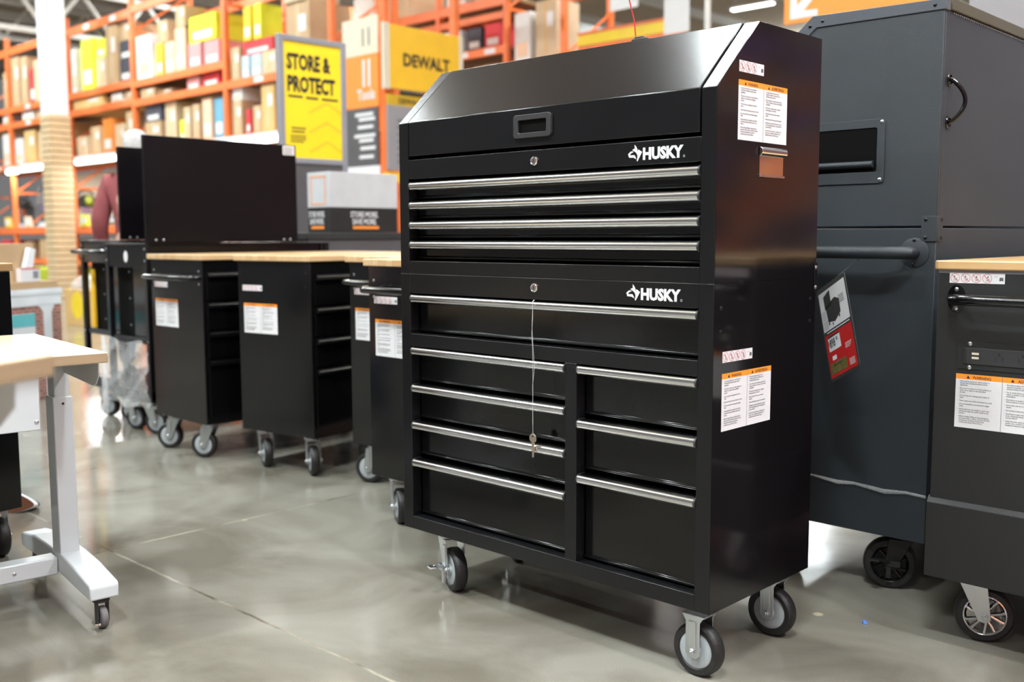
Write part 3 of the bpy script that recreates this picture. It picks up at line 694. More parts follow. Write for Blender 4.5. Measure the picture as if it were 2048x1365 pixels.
for x in (.046, .574):
    m_ = MB().lathe([(0.026, 0), (0.026, .002), (0.022, .0035), (0, .0035)], (0, 0, 0), (0, -1, 0), 30)
    m_.xf(Matrix.Diagonal((0.82, 1, 1.28, 1))); m_.build('mounting_flange', M['gloss'], hho, loc=(x, 0, .866))
    for z in (.888, .843): ob('screw', screw_me, hho, (x, -.003, z))
ps = MB(); ps.prism(rrect(.052, .42, .698, .764, .004), 'y', -.002, 0.0, 0)
pso = ps.build('power_strip', M['powder2'], kb_, bevel=.0006)
MB().prism(rrect(.068, .40, .711, .750, .003), 'y', -.0045, -.002).build('socket_housing', M['plastic'], pso, bevel=.0008)
sk = MB()
for k in range(4):
    cx = .150 + k * .052
    sk.box(cx - .0095, cx - .0065, -.0050, -.0044, .722, .733); sk.box(cx + .0065, cx + .0095, -.0050, -.0044, .722, .733); sk.box(cx - .003, cx + .003, -.0050, -.0044, .735, .742)
sk.box(.069, .075, -.0050, -.0044, .713, .748)
sk.build('socket_slots', M['ink'], pso)
u_ = MB(); u_.box(.088, .104, -.0052, -.0044, .734, .739); u_.box(.088, .104, -.0052, -.0044, .724, .729); u_.build('usb_ports', M['cream'], pso)
for x in (.082, .39):
    for z in (.7595, .7025): ob('screw', screw_me, pso, (x, -.002, z))
for x, y, a in ((0.075, 0.105, 202), (0.545, 0.105, 180), (0.075, KD - .1, 0), (0.545, KD - .1, 0)):
    caster(kb_, x, y, math.radians(a), h=0.176, r=0.070, ww=0.042, style='chrome')
lt = thing('litter', 'tiny blue crumpled wrapper on the concrete floor', 'litter', (1.132, .616, 0))
MB().add([(-.007, 0, .001), (0, -.006, .001), (.008, -.001, .001), (.002, .006, .001), (-.003, -.002, .009), (.004, .001, .007), (-.001, .004, .008)],
         [(0, 1, 4), (1, 2, 5), (1, 5, 4), (2, 3, 5), (3, 6, 5), (3, 0, 6), (0, 4, 6), (4, 5, 6), (3, 2, 1, 0)]).build('crumpled_film', M['blue'], lt, smooth=False)

# ------------------------------------------------------------------ row of black workbenches on the left
def bench(name, label, x, y, rz, w_, d_, handle=True, zt=0.940, cyaw=(0, 0), pm='frame', lab=True):
    t = thing(name, label, 'workbench', (x, y, 0), math.radians(rz), 'black workbenches with wooden tops')
    m = MB(); m.box(0, w_, 0, d_, .165, zt - .025)
    m.build('cabinet_body', M['gloss'], t, bevel=.002)
    MB().box(-.012, w_ + .012, -.015, d_ + .012, zt - .025, zt).build('wood_top', M['woody'], t, bevel=.003)
    lips = (.850, .712, .580, .450)
    for k, z in enumerate(lips):
        z0 = lips[k + 1] + .022 if k < 3 else .20
        d = MB().box(w_, w_ + .006, .02, d_ - .02, z0, z - .010).build('drawer', M['gloss'], t, bevel=.001)
        l = MB(); n = 8
        l.prism([(w_ + .004, z + .012)] + [(w_ + .004 + .022 * math.sin(PI / 2 * i / n), z - .012 + .024 * math.cos(PI / 2 * i / n)) for i in range(n + 1)] + [(w_ + .004, z - .012)], 'y', .02, d_ - .02)
        l.build('drawer_pull', M['gloss'], d)
    if lab:
        ob('pictogram_label', PIC4, t, (.030, 0, .785)); ob('warning_label', WARN, t, (.035, 0, .600))
    if handle:
        h = MB(); z = .835
        h.tube([(.03, 0, z), (.03, -.04, z), (.045, -.060, z), (.07, -.065, z), (w_ - .07, -.065, z), (w_ - .045, -.060, z), (w_ - .03, -.04, z), (w_ - .03, 0, z)], .0125, 12)
        ho = h.build('push_handle', M['gloss'], t)
        for xx in (.03, w_ - .03):
            for zz in (.865, .808): ob('screw', screw_me, ho, (xx, 0, zz))
    else:
        for xx in (.02, w_ - .03):
            for zz in (.865, .808): ob('screw', dscrew_me, t, (xx, 0, zz))
    caster(t, .085, .055, math.radians(cyaw[0])); caster(t, w_ - .07, .055, math.radians(cyaw[1]))
    caster(t, .075, d_ - .08, 0); caster(t, w_ - .075, d_ - .08, 0)
    return t
bench('wood_top_workbench', 'black workbench with wood top, chrome push bar and labels, leftmost of the row', -2.385, .45, 0, .475, 1.15, True, cyaw=(35, 30))
bench('wood_top_workbench', 'black workbench without a push bar, second from the left of the row', -1.735, .525, 8.5, .455, .85, False, cyaw=(-30 + 180, -35 + 180))
bench('wood_top_workbench', 'black workbench mostly hidden by the one beside the tool chest', -1.115, .665, 0, .44, 1.10, True, cyaw=(20, 0))
b4 = bench('wood_top_workbench', 'black wood-topped workbench standing against the left side of the tool chest', -.605, .36, 0, .46, 1.10, True, cyaw=(150, 20))
# far-left black cabinet
b0 = thing('wood_top_workbench', 'black cabinet cut by the left picture edge behind the white table', 'workbench', (-1.065, -.682, 0), math.radians(190), 'black workbenches with wooden tops')
MB().box(0, .60, 0, .42, .165, .915).build('cabinet_body', M['gloss'], b0, bevel=.002)
MB().box(0, .615, -.012, .43, .915, .940).build('wood_top', M['woody'], b0, bevel=.003)
caster(b0, .115, .028, math.radians(-10)); caster(b0, .50, .06, 0); caster(b0, .08, .34, 0); caster(b0, .5, .34, 0)

# ------------------------------------------------------------------ tool carts with back boards
def cart(label, x, y, w_, d_, zt, bx, btop, board_d, wrap=False, yellow=False, blabel=''):
    t = thing('tool_cart', label, 'cart', (x, y, 0), 0, 'open black carts at the end of the row')
    f = MB()
    for px in (0, w_ - .03):
        for py in (0, d_ - .03): MB().box(px, px + .03, py, py + .03, .19, zt - .012).build('corner_post', M['frame'], t, bevel=.002)
    MB().box(-.003, w_ + .003, -.003, d_ + .003, zt - .012, zt).build('tray_top', M['frame'], t, bevel=.003)
    MB().box(.03, w_ - .03, .004, d_ - .03, zt - .125, zt - .012).build('drawer_box', M['gloss'], t, bevel=.002)
    MB().box(.02, w_ - .02, .010, d_ - .02, .475, .505).build('middle_shelf', M['frame'], t, bevel=.002)
    MB().box(.0, w_, .004, d_, .175, .235).build('bottom_shelf', M['frame'], t, bevel=.003)
    sp = MB(); sp.box(.03, w_ * .5, .05, .056, .505, zt - .125); spo = sp.build('slotted_panel', M['void'], t)
    MB().box(w_ * .5, w_ - .03, .040, .058, .505, zt - .125).build('side_panel', M['gloss'], t, bevel=.001)
    for k in range(3): ob('bolt', screw_me, spo, (w_ * .36, .05, .56 + k * .14))
    if yellow: MB().box(.055, .085, .03, .045, .505, .84).build('yellow_rail', M['yellow2'], t, bevel=.002)  # narrow upright strip in plain yellow
    else: ob('round_sticker', MB().lathe([(.021, 0), (.021, .0008), (0, .0008)], (0, 0, 0), (0, -1, 0), 24).xf(Matrix.Diagonal((1, 1, 1.4, 1))).mesh('round_sticker', M['white']), t, (w_ * .5, .004, zt - .07))
    for px in (.015, w_ - .015):
        for z in (zt - .03, zt - .09, .49): ob('bolt', screw_me, t, (px, 0, z))
    if yellow:
        h = MB(); h.tube([(.03, 0, .94), (.03, -.05, .94), (.06, -.07, .94), (w_ - .08, -.07, .94), (w_ - .05, -.05, .94), (w_ - .05, 0, .94)], .0125, 12); h.build('push_handle', M['gloss'], t)
    bo = MB(); bo.box(w_ - .006, w_ + .016, .0, board_d, zt + .002, btop); bo_ = bo.build('back_board', M['board'], t, bevel=.002)
    for a in (.05, .09, board_d - .09, board_d - .05): ob('bolt', screw_me, bo_, (w_ + .016, a, zt + .015), PI / 2)
    if blabel:
        rect_m = MB(); rect_m.add([(w_ + .0165, board_d - .085, btop - .055), (w_ + .0165, board_d - .01, btop - .055), (w_ + .0165, board_d - .01, btop - .005), (w_ + .0165, board_d - .085, btop - .005)], [(0, 1, 2, 3)])
        for k in range(3): rect_m.add([(w_ + .0170, board_d - .078, btop - .047 + k * .013), (w_ + .0170, board_d - .02, btop - .047 + k * .013), (w_ + .0170, board_d - .02, btop - .043 + k * .013), (w_ + .0170, board_d - .078, btop - .043 + k * .013)], [(0, 1, 2, 3)], 1)
        rect_m.build('shelf_label', [M['white'], M['ink']], bo_, smooth=False)
    caster(t, .12, .06, math.radians(200)); caster(t, w_ - .12, .06, math.radians(210)); caster(t, .08, d_ - .08, 0); caster(t, w_ - .08, d_ - .08, 0)
    if wrap:
        fm = MB(); n = 26; vs = []; rows = 12
        for j in range(rows + 1):
            z = .49 - j / rows * .34
            for i in range(n + 1):
                u = i / n; pu = .030 * math.sin(u * 11 + j * .9) * .35 + .008 * math.sin(j * 2.1 + u * 23)
                vs.append((-.02 + u * (w_ + .04), -.028 + pu, z + .01 * math.sin(u * 9)))
        fs = [(j * (n + 1) + i, j * (n + 1) + i + 1, (j + 1) * (n + 1) + i + 1, (j + 1) * (n + 1) + i) for j in range(rows) for i in range(n)]
        fm.add(vs, fs)
        fm.build('stretch_wrap', M['film'], t)
        MB().tube([(.02, -.04, .50), (.06, -.05, .40), (.05, -.055, .28), (.07, -.06, .16), (.045, -.07, .08), (.055, -.08, .02)], [.012, .020, .014, .018, .030, .016], 10).build('wrap_tail', M['film'], t)
    return t
cart('narrow black cart with a yellow rail and tall back board, leftmost cart', -3.575, .63, .50, 1.12, 1.004, 0, 1.500, .60, yellow=True)
cart('black cart with plastic stretch wrap round its base and the large glossy back board', -3.065, .54, .455, 1.12, .990, 0, 1.524, .895, wrap=True, blabel='x')

# ------------------------------------------------------------------ adjustable white tables at the left
def adj_table(label, x, y, rz, zt, drawer_=True, L_=1.25, D_=0.655):
    t = thing('adjustable_table', label, 'table', (x, y, 0), math.radians(rz), 'white adjustable tables with wood tops')
    MB().box(0, D_, 0, L_, zt - .026, zt).build('wood_top', M['woodlight'], t, bevel=.003, segs=3)
    for yc, s in ((0.010, 1), (L_ - .010, -1)):
        y0, y1 = sorted((yc - s * .037, yc + s * .037))
        pr = [(.078, .084), (.078, .118), (.085, .126), (.225, .143), (.345, .149), (.48, .149), (.60, .143), (.735, .122), (.742, .110), (.742, .080), (.60, .085), (.42, .092), (.35, .093), (.20, .088)]
        ft = MB().prism(pr, 'y', y0, y1).build('foot', M['offwhite'], t, bevel=.006, segs=3)
        c0, c1 = sorted((yc + s * .008 - .026, yc + s * .008 + .026))
        col = MB(); col.box(.338, .410, c0, c1, .14, zt - .15)
        co = col.build('column', M['offwhite'], t, bevel=.003)
        MB().box(.344, .404, c0 + .006, c1 - .006, zt - .16, zt - .026).build('inner_column', M['offwhite'], co, bevel=.002)
        MB().box(.3372, .3380, (c0 + c1) / 2 - .003, (c0 + c1) / 2 + .003, zt - .172, zt - .166).build('set_screw', M['ink'], co)
        w0, w1 = sorted((yc, yc - s * .003))
        MB().prism([(.345, zt - .026), (.345, zt - .085), (.10, zt - .094), (.075, zt - .088), (.053, zt - .065), (.050, zt - .026)], 'y', w0, w1).build('support_bracket', M['offwhite'], t, bevel=.001)
        for cx in (.112, .700):
            f = MB()
            f.lathe([(.020, 0), (.022, .002), (.022, .008), (.018, .012)], (cx, yc, .070), (0, 0, 1), 20)
            for q in (-1, 1): f.box(cx - .018, cx + .010, *sorted((yc + q * .012, yc + q * .015)), .018, .072)
            fo = f.build('caster', M['plastic'], t, bevel=.001)
            MB().lathe([(.012, -.009), (.026, -.009), (.029, -.006), (.029, .006), (.026, .009), (.012, .009)], (cx - .006, yc, .029), (0, 1, 0), 26).build('wheel', mat('grey_rubber', (.13, .12, .12), .6) if 'grey_rubber' not in bpy.data.materials else bpy.data.materials['grey_rubber'], fo)
            MB().box(cx - .045, cx - .012, yc + .016, yc + .030, .020, .026).build('brake_lever', M['chrome'], fo, bevel=.001)
    MB().box(.352, .408, .047, L_ - .047, .088, .137).build('crossbar', M['offwhite'], t, bevel=.004)
    ob('bolt', screw_me, t, (.352, .16, .112), -PI / 2)
    if drawer_:
        d = MB(); d.box(.03, .50, .157, .157 + .60, zt - .180, zt - .027)
        do = d.build('drawer', M['offwhite'], t, bevel=.002)
        ob('bolt', screw_me, do, (.030, .166, zt - .160), -PI / 2)
    return t
adj_table('white adjustable table with a wood top, drawer and splayed foot on a small caster', -.2, -.777, 173.2, .735)
adj_table('blurred nearest table corner with wood edge at the left side', 1.06, -1.417, 206.6, .883, drawer_=False)

# ------------------------------------------------------------------ people
def skin(name, nodes, edges, m, parent, sub=2):
    names = list(nodes); me = bpy.data.meshes.new(name)
    me.from_pydata([nodes[k][0] for k in names], [(names.index(a), names.index(b)) for a, b in edges], []); me.materials.append(m)
    o = bpy.data.objects.new(name, me); COL.objects.link(o); o.parent = parent
    sk_ = o.modifiers.new('s', 'SKIN'); sk_.use_smooth_shade = True
    for i, k in enumerate(names):
        v = me.skin_vertices[0].data[i]; r = nodes[k][1]; v.radius = (r if isinstance(r, tuple) else (r, r)); v.use_root = (i == 0)
    ss = o.modifiers.new('u', 'SUBSURF'); ss.levels = sub; ss.render_levels = sub
    return o
def head(parent, c_, face, hair_len=.5):
    """ellipsoid head with nose, ears; face = unit vector it looks along"""
    f = Vector(face).normalized(); r = f.cross(Vector((0, 0, 1))); mb = MB()
    prof_ = [(.005, -.125), (.045, -.118), (.062, -.095), (.074, -.05), (.080, 0), (.082, .045), (.074, .085), (.050, .112), (.015, .122)]
    mb.lathe(prof_, c_, (0, 0, 1), 24)
    mb.v = [tuple(Vector(p) + f * ((Vector(p) - Vector(c_)).dot(f) * .18)) for p in mb.v]
    mb.lathe([(.010, 0), (.016, -.022), (.010, -.034), (.0, -.036)], Vector(c_) + f * .094, (0, 0, 1), 10)
    for s in (-1, 1): mb.lathe([(.0, 0), (.016, .004), (.020, .012), (.0, .014)], Vector(c_) + r * s * .078 - f * .005, r * s, 12)
    h = mb.build('head', M['skin'], parent)
    for s in (-1, 1): MB().lathe([(0, 0), (.010, .002), (.006, .006), (0, .007)], Vector(c_) + f * .090 + r * s * .032 + Vector((0, 0, .012)), f, 12).build('eye', M['printwhite'], h)
    MB().box(-.022, .022, -.003, .003, -.003, .003).build('mouth', M['tagred'], h).matrix_local = Matrix.Translation(Vector(c_) + f * .092 - Vector((0, 0, .062))) @ Matrix(((r.x, f.x, 0, 0), (r.y, f.y, 0, 0), (r.z, f.z, 1, 0), (0, 0, 0, 1)))
    hm = MB(); hm.lathe([(.070, -.055), (.088, -.03), (.092, .02), (.090, .06), (.078, .098), (.050, .124), (.012, .134)], Vector(c_) - f * .014 + Vector((0, 0, .004)), (0, 0, 1), 24)
    hm.build('hair', M['hair'], h)
    return h
def hand(parent, wrist, d, side, name='hand'):
    w_ = Vector(wrist); d = Vector(d).normalized(); s = Vector(side).normalized(); nodes = {'w': (w_, (.026, .017)), 'p': (w_ + d * .045, (.036, .014)), 'k': (w_ + d * .085, (.038, .012))}; ed = [('w', 'p'), ('p', 'k')]
    n_ = s.cross(d)
    for i, (o_, l) in enumerate(((-.030, .062), (-.010, .075), (.010, .070), (.028, .055))):
        a = w_ + d * .088 + s * o_; nodes['a%d' % i] = (a, .009); nodes['b%d' % i] = (a + d * l * .5 + n_ * .006, .0085); nodes['c%d' % i] = (a + d * l * .9 + n_ * .020, .007)
        ed += [('k', 'a%d' % i), ('a%d' % i, 'b%d' % i), ('b%d' % i, 'c%d' % i)]
    t0 = w_ + d * .03 - s * .036; nodes['t0'] = (t0, .010); nodes['t1'] = (t0 + d * .035 - s * .022, .0095); nodes['t2'] = (t0 + d * .062 - s * .030, .008)
    ed += [('p', 't0'), ('t0', 't1'), ('t1', 't2')]
    return skin(name, nodes, ed, M['skin'], parent, 1)
def shoe(parent, pos, fwd, up, L_=.28):
    f = Vector(fwd).normalized(); u = Vector(up).normalized(); s = f.cross(u)
    mt = Matrix(((f.x, s.x, u.x, pos[0]), (f.y, s.y, u.y, pos[1]), (f.z, s.z, u.z, pos[2]), (0, 0, 0, 1)))
    def outl(k):
        pts = []
        for i in range(28):
            t = 2 * PI * i / 28; x = math.cos(t); yv = math.sin(t)
            pts.append((x * L_ / 2 * k, yv * (.043 + .010 * x - .006 * math.cos(2 * t)) * k))
        return pts
    so = MB().prism(outl(1), 'z', .004, .030).xf(mt).build('midsole', M['whitepaint'], parent, bevel=.003)
    MB().prism(outl(.97), 'z', 0, .004).xf(mt).build('outsole', mat('gum_rubber', (.16, .06, .025), .6, bump=.8, bscale=160), parent)
    up_ = MB(); rows = [(1, .030), (.97, .05), (.84, .075), (.62, .090)]
    vs = []; 
    for k, z in rows: vs += [(x * ((1 + k) / 2 if x < 0 else k), yv * (k * .95), z) for x, yv in outl(.95)]
    n = 28; fs = [(j * n + i, j * n + (i + 1) % n, (j + 1) * n + (i + 1) % n, (j + 1) * n + i) for j in range(3) for i in range(n)] + [tuple(range(3 * n, 4 * n))]
    up_.add(vs, fs).xf(mt).build('shoe_upper', M['plastic'], parent)
p1 = thing('person', 'grey-haired person in a burgundy long-sleeved top standing behind the black back boards', 'person', (-4.80, 1.58, 0), 0)
fdir = Vector((-.60, .45, 0)).normalized(); sd = Vector((.66, .75, 0))  # faces away from the camera
def P1(s, f, z): return tuple(sd.normalized() * s + fdir * f + Vector((0, 0, z)))
nd = {'pel': (P1(0, 0, .93), (.15, .11)), 'wa': (P1(0, .01, 1.08), (.14, .10)), 'ch': (P1(0, .02, 1.28), (.17, .12)), 'ne': (P1(0, .05, 1.46), .065), 'hd': (P1(0, .08, 1.56), .055)}
ed = [('pel', 'wa'), ('wa', 'ch'), ('ch', 'ne'), ('ne', 'hd')]
for q, s in (('l', -1), ('r', 1)):
    nd.update({q + 's': (P1(s * .19, .02, 1.40), .07), q + 'e': (P1(s * .26, -.02, 1.12), .048), q + 'w': (P1(s * .26, .10, .90), .03),
               q + 'h': (P1(s * .09, 0, .86), .095), q + 'k': (P1(s * .10, .03, .48), .062), q + 'a': (P1(s * .11, 0, .09), .042)})
    ed += [('ch', q + 's'), (q + 's', q + 'e'), (q + 'e', q + 'w'), ('pel', q + 'h'), (q + 'h', q + 'k'), (q + 'k', q + 'a')]
skin('body', nd, ed, M['skin'], p1)
sh = {k: (v[0], tuple(a + .018 for a in (v[1] if isinstance(v[1], tuple) else (v[1], v[1])))) for k, v in nd.items() if k in ('pel', 'wa', 'ch', 'ls', 'rs', 'le', 're', 'lw', 'rw')}
sh['ch'] = (nd['ch'][0], (.205, .145)); sh['nk'] = (P1(0, .03, 1.43), (.10, .09))
skin('top', sh, [('wa', 'pel'), ('wa', 'ch'), ('ch', 'nk'), ('ch', 'ls'), ('ls', 'le'), ('le', 'lw'), ('ch', 'rs'), ('rs', 're'), ('re', 'rw')], M['shirt'], p1)
tr_ = {k: (v[0], tuple(a + .016 for a in (v[1] if isinstance(v[1], tuple) else (v[1], v[1])))) for k, v in nd.items() if k in ('pel', 'lh', 'rh', 'lk', 'rk', 'la', 'ra')}
skin('trousers', tr_, [('pel', 'lh'), ('lh', 'lk'), ('lk', 'la'), ('pel', 'rh'), ('rh', 'rk'), ('rk', 'ra')], M['denim'], p1)
head(p1, P1(0, .10, 1.655), fdir)
for s in (-1, 1):
    hand(p1, P1(s * .26, .11, .89), fdir * .3 + Vector((0, 0, -1)), fdir)
    shoe(p1, P1(s * .11, .06, 0), fdir, (0, 0, 1))

p2 = thing('person', 'person kneeling beyond the far-left cabinet, only a white-edged shoe sole showing', 'person', (-1.62, -.44, 0), 0)
L2 = Vector((-.7225, -.6914, 0)); B2 = Vector((-.688, .7185, 0))
def P2(l, b_, z): return tuple(L2 * l + B2 * b_ + Vector((0, 0, z)))
nd = {'pel': (P2(.30, .12, .38), (.14, .12)), 'wa': (P2(.36, .14, .55), (.13, .10)), 'ch': (P2(.46, .14, .76), (.16, .12)), 'ne': (P2(.54, .14, .93), .06), 'hd': (P2(.58, .14, 1.0), .055)}
ed = [('pel', 'wa'), ('wa', 'ch'), ('ch', 'ne'), ('ne', 'hd')]
for q, s in (('l', -1), ('r', 1)):
    nd.update({q + 's': (P2(.48, .14 + s * .18, .86), .06), q + 'e': (P2(.62, .14 + s * .22, .62), .045), q + 'w': (P2(.84, .14 + s * .15, .60), .03),
               q + 'h': (P2(.34, .14 + s * .09, .34), .085), q + 'k': (P2(.66, .12 + s * .12, .075), .06), q + 'a': (P2(.26, .12 + s * .12, .06), .04)})
    ed += [('ch', q + 's'), (q + 's', q + 'e'), (q + 'e', q + 'w'), ('pel', q + 'h'), (q + 'h', q + 'k'), (q + 'k', q + 'a')]
skin('body', nd, ed, M['skin'], p2)
sh = {k: (v[0], tuple(a + .016 for a in (v[1] if isinstance(v[1], tuple) else (v[1], v[1])))) for k, v in nd.items() if k in ('wa', 'ch', 'ls', 'rs', 'le', 're', 'lw', 'rw')}
skin('top', sh, [('wa', 'ch'), ('ch', 'ls'), ('ls', 'le'), ('le', 'lw'), ('ch', 'rs'), ('rs', 're'), ('re', 'rw')], M['denim'], p2)
tr_ = {k: (v[0], tuple(a + .014 for a in (v[1] if isinstance(v[1], tuple) else (v[1], v[1])))) for k, v in nd.items() if k in ('pel', 'lh', 'rh', 'lk', 'rk', 'la', 'ra')}
skin('trousers', tr_, [('pel', 'lh'), ('lh', 'lk'), ('lk', 'la'), ('pel', 'rh'), ('rh', 'rk'), ('rk', 'ra')], M['denim'], p2)
head(p2, P2(.60, .14, 1.09), L2)
hand(p2, P2(.85, -.01, .60), L2, (0, 0, 1)); hand(p2, P2(.85, .29, .60), L2, (0, 0, 1))
shoe(p2, P2(.118, -.02, .043), (L2 * .97 + Vector((0, 0, .1))), (-Vector((-.62, .70, -.25))) * -1, .27)
shoe(p2, P2(.36, .26, .055), L2, (B2 * .9 + Vector((0, 0, .2))), .27)

# ------------------------------------------------------------------ goods between the benches and the racks
fb = thing('carton', 'large carton printed with a white mantel and red brick fireplace beside the carts', 'carton', (-4.409, .85, 0), math.radians(116.8))
MB().box(-1.30, 0, 0, .28, 0, .70).build('carton_body', M['brick'], fb, bevel=.003)
fm = MB()
fm.box(-1.30, 0, -.004, 0, .595, .70); fm.box(-1.31, .010, -.008, .0, .665, .695)
fm.prism([(-.155, .0), (-.085, .0), (-.090, .55), (-.060, .60), (-.23, .60), (-.19, .585), (-.160, .55)], 'y', -.004, 0)
fm.build('printed_mantel', M['printwhite'], fb)
MB().box(-1.00, -.235, -.004, 0, .0, .55).build('printed_panel', M['printwhite'], fb)
MB().box(-1.00, -.235, -.005, -.004, .47, .55).build('printed_banner', M['teal'], fb)
def place(name, label, cat, parts, loc, rz, group=None):
    t = thing(name, label, cat, loc, rz, group)
    for (pn, mb, m, bv) in parts: mb.build(pn, m, t, bevel=bv)
    return t
FR = math.radians(116.8)
place('cardboard_sheet_stack', 'stack of flattened brown cardboard lying on the fireplace carton', 'cardboard', [('sheet_stack', MB().box(-1.2, -.005, .0, .27, 0, .022).box(-1.15, -.02, .0, .27, .022, .045), KR['kraft'], .002)], (-4.409, .85, .701), FR)
place('carton', 'plain brown carton standing on the flattened cardboard', 'carton', [('carton_body', MB().box(-.56, -.16, .05, .25, 0, .235), KR['kraft'], .002), ('tape', MB().box(-.56, -.16, .135, .165, .235, .2355), KR['paleKraft'], 0)], (-4.409, .85, .747), FR)
place('label_printer', 'small white handheld device standing in a red and white box on cardboard', 'device', [('holder_box', MB().box(-.33, -.17, -.0, .04, 0, .085), M['white'], .001), ('red_edge', MB().box(-.33, -.17, -.001, .0, .078, .087), M['red'], 0),
      ('printed_code', MB().box(-.23, -.185, -.001, 0, .02, .065), M['grey'], 0), ('device_body', MB().prism([(-.29, .085), (-.22, .085), (-.19, .20), (-.245, .21)], 'y', .005, .035), M['whitepaint'], .004)], (-4.409, .85, .747), FR)
place('display_box', 'white box with a pale lid edge behind the brown carton', 'box', [('box_body', MB().box(-.62, -.02, 0, .5, 0, .94), M['whitepaint'], .004), ('lid_edge', MB().box(-.64, 0, -.02, .52, .94, .965), M['white'], .004)], (-5.05, .55, 0), FR)
place('carton', 'yellow-printed carton with a clear plastic bag on top beside the leftmost cart', 'carton', [('carton_body', MB().box(0, .55, 0, .45, 0, .42), KR['slab'], .003), ('printed_patch', MB().cyl((.33, -.002, .24), (.33, .001, .24), .16, 24), M['signyellow'], 0),
      ('plastic_bag', MB().lathe([(.24, 0), (.25, .05), (.20, .12), (.10, .17), (.03, .18)], (.27, .22, .42), (0, 0, 1), 14), M['film'], 0)], (-9.85, 3.15, 0), 0)

cx0, cy0, cz0 = -3.0, 1.957, 1.050
dk = place('steel_toolbox', 'dark low steel toolbox carrying the white and black display carton', 'toolbox', [('toolbox_body', MB().box(-.60, 0.0, -.17, .75, .17, 1.00), M['darkgrey'], .004), ('toolbox_top', MB().box(-.61, .01, -.18, .76, 1.00, 1.045), M['plastic'], .004)], (-3.0, 1.957, 0), 0)
for q in ((-.5, -.08), (-.1, -.08), (-.5, .64), (-.1, .64)): caster(dk, q[0], q[1], 0)
sb = thing('display_carton', 'white and black carton lettered STORE MORE. SAVE MORE. on the dark toolbox', 'carton', (-3.0, 1.957, 1.046))
MB().box(-.235, 0, 0, .545, 0, .157).build('lower_band', M['ink'], sb, bevel=.002)
MB().box(-.235, 0, 0, .545, .157, .378).build('carton_body', mat('pale_grey_card', (.52, .53, .55), .6), sb, bevel=.002)
def wall_text(items, name, m, parent, loc, rz):
    V, F = text_geo(items); mb = MB().add(V, F); return mb.build(name, m, parent, loc=loc, rotz=rz, smooth=False)
tx = [("STORE MORE.", .27, .097, .050, 'CENTER', .02, .72), ("SAVE MORE.", .27, .052, .050, 'CENTER', .02, .72)]
to = wall_text(tx, 'lettering', M['white'], sb, (.0012, 0, 0), PI / 2)
MB().box(.0005, .0014, .175, .385, .022, .040).build('orange_stripe', M['signorange'], sb)
wall_text([("STORE MORE.", -.14, .097, .050, 'CENTER', .02, .55), ("SAVE MORE.", -.14, .052, .050, 'CENTER', .02, .55)], 'lettering', M['white'], sb, (0, -.0012, 0), 0)
MB().box(-.20, -.065, -.0014, -.0005, .022, .040).build('orange_stripe', M['signorange'], sb)
of = MB()
for bx_ in ((-.20, -.045, .175, .182), (-.20, -.045, .345, .352), (-.052, -.045, .175, .352), (-.20, -.193, .175, .352)): of.box(bx_[0], bx_[1], -.0014, -.0004, bx_[2], bx_[3])
of.build('orange_outline', M['signorange'], sb)

# ------------------------------------------------------------------ signs
sg = thing('poster_stand', 'grey framed yellow poster reading STORE & PROTECT above the white carton', 'sign', (-4.0, 2.268, 0), math.radians(-2))
g_ = MB(); SH, SW = 2.44, .575
g_.box(-.03, 0.01, 0, .045, 0, SH); g_.box(-.03, 0.01, SW - .045, SW, 0, SH); g_.box(-.03, 0.01, .045, SW - .045, SH - .040, SH); g_.box(-.03, 0.01, .045, SW - .045, 1.545, 1.585)
g_.box(-.25, .25, 0, .06, 0, .03); g_.box(-.25, .25, SW - .06, SW, 0, .03)
g_.build('stand_frame', M['grey'], sg, bevel=.004)
MB().box(-.02, 0.0, .045, SW - .045, .6, 1.545).build('lower_panel', M['darkgrey'], sg)
po = MB().box(-.02, 0.0, .045, SW - .045, 1.585, SH - .040).build('poster', M['signyellow'], sg)
wall_text([("STORE &", .072, 2.21, .150, 'LEFT', .045, .62), ("PROTECT", .072, 2.055, .150, 'LEFT', .045, .62)], 'lettering', M['ink'], po, (.0015, 0, 0), PI / 2)
bars = MB()
for (a, b_, z0, z1) in ((.078, .20, 2.010, 2.025), (.225, .33, 2.008, 2.023), (.36, .50, 2.008, 2.023), (.10, .22, 1.790, 1.800), (.10, .21, 1.765, 1.775), (.09, .22, 1.735, 1.743), (.09, .22, 1.715, 1.723), (.09, .20, 1.695, 1.703)): rect(bars, a, b_, z0, z1, -.0015, 0)
bars.build('fine_print', M['ink'], po, rotz=PI / 2, smooth=False)
dm = MB()
for k in range(3): dm.add([(.0012, .25, 1.62 + k * .14), (.0012, .40, 1.70 + k * .14), (.0012, .55, 1.62 + k * .14), (.0012, .55, 1.64 + k * .14), (.0012, .40, 1.72 + k * .14), (.0012, .25, 1.64 + k * .14)], [(0, 1, 4, 5), (1, 2, 3, 4)])
dm.build('printed_tread', M['yellow2'], po, smooth=False)

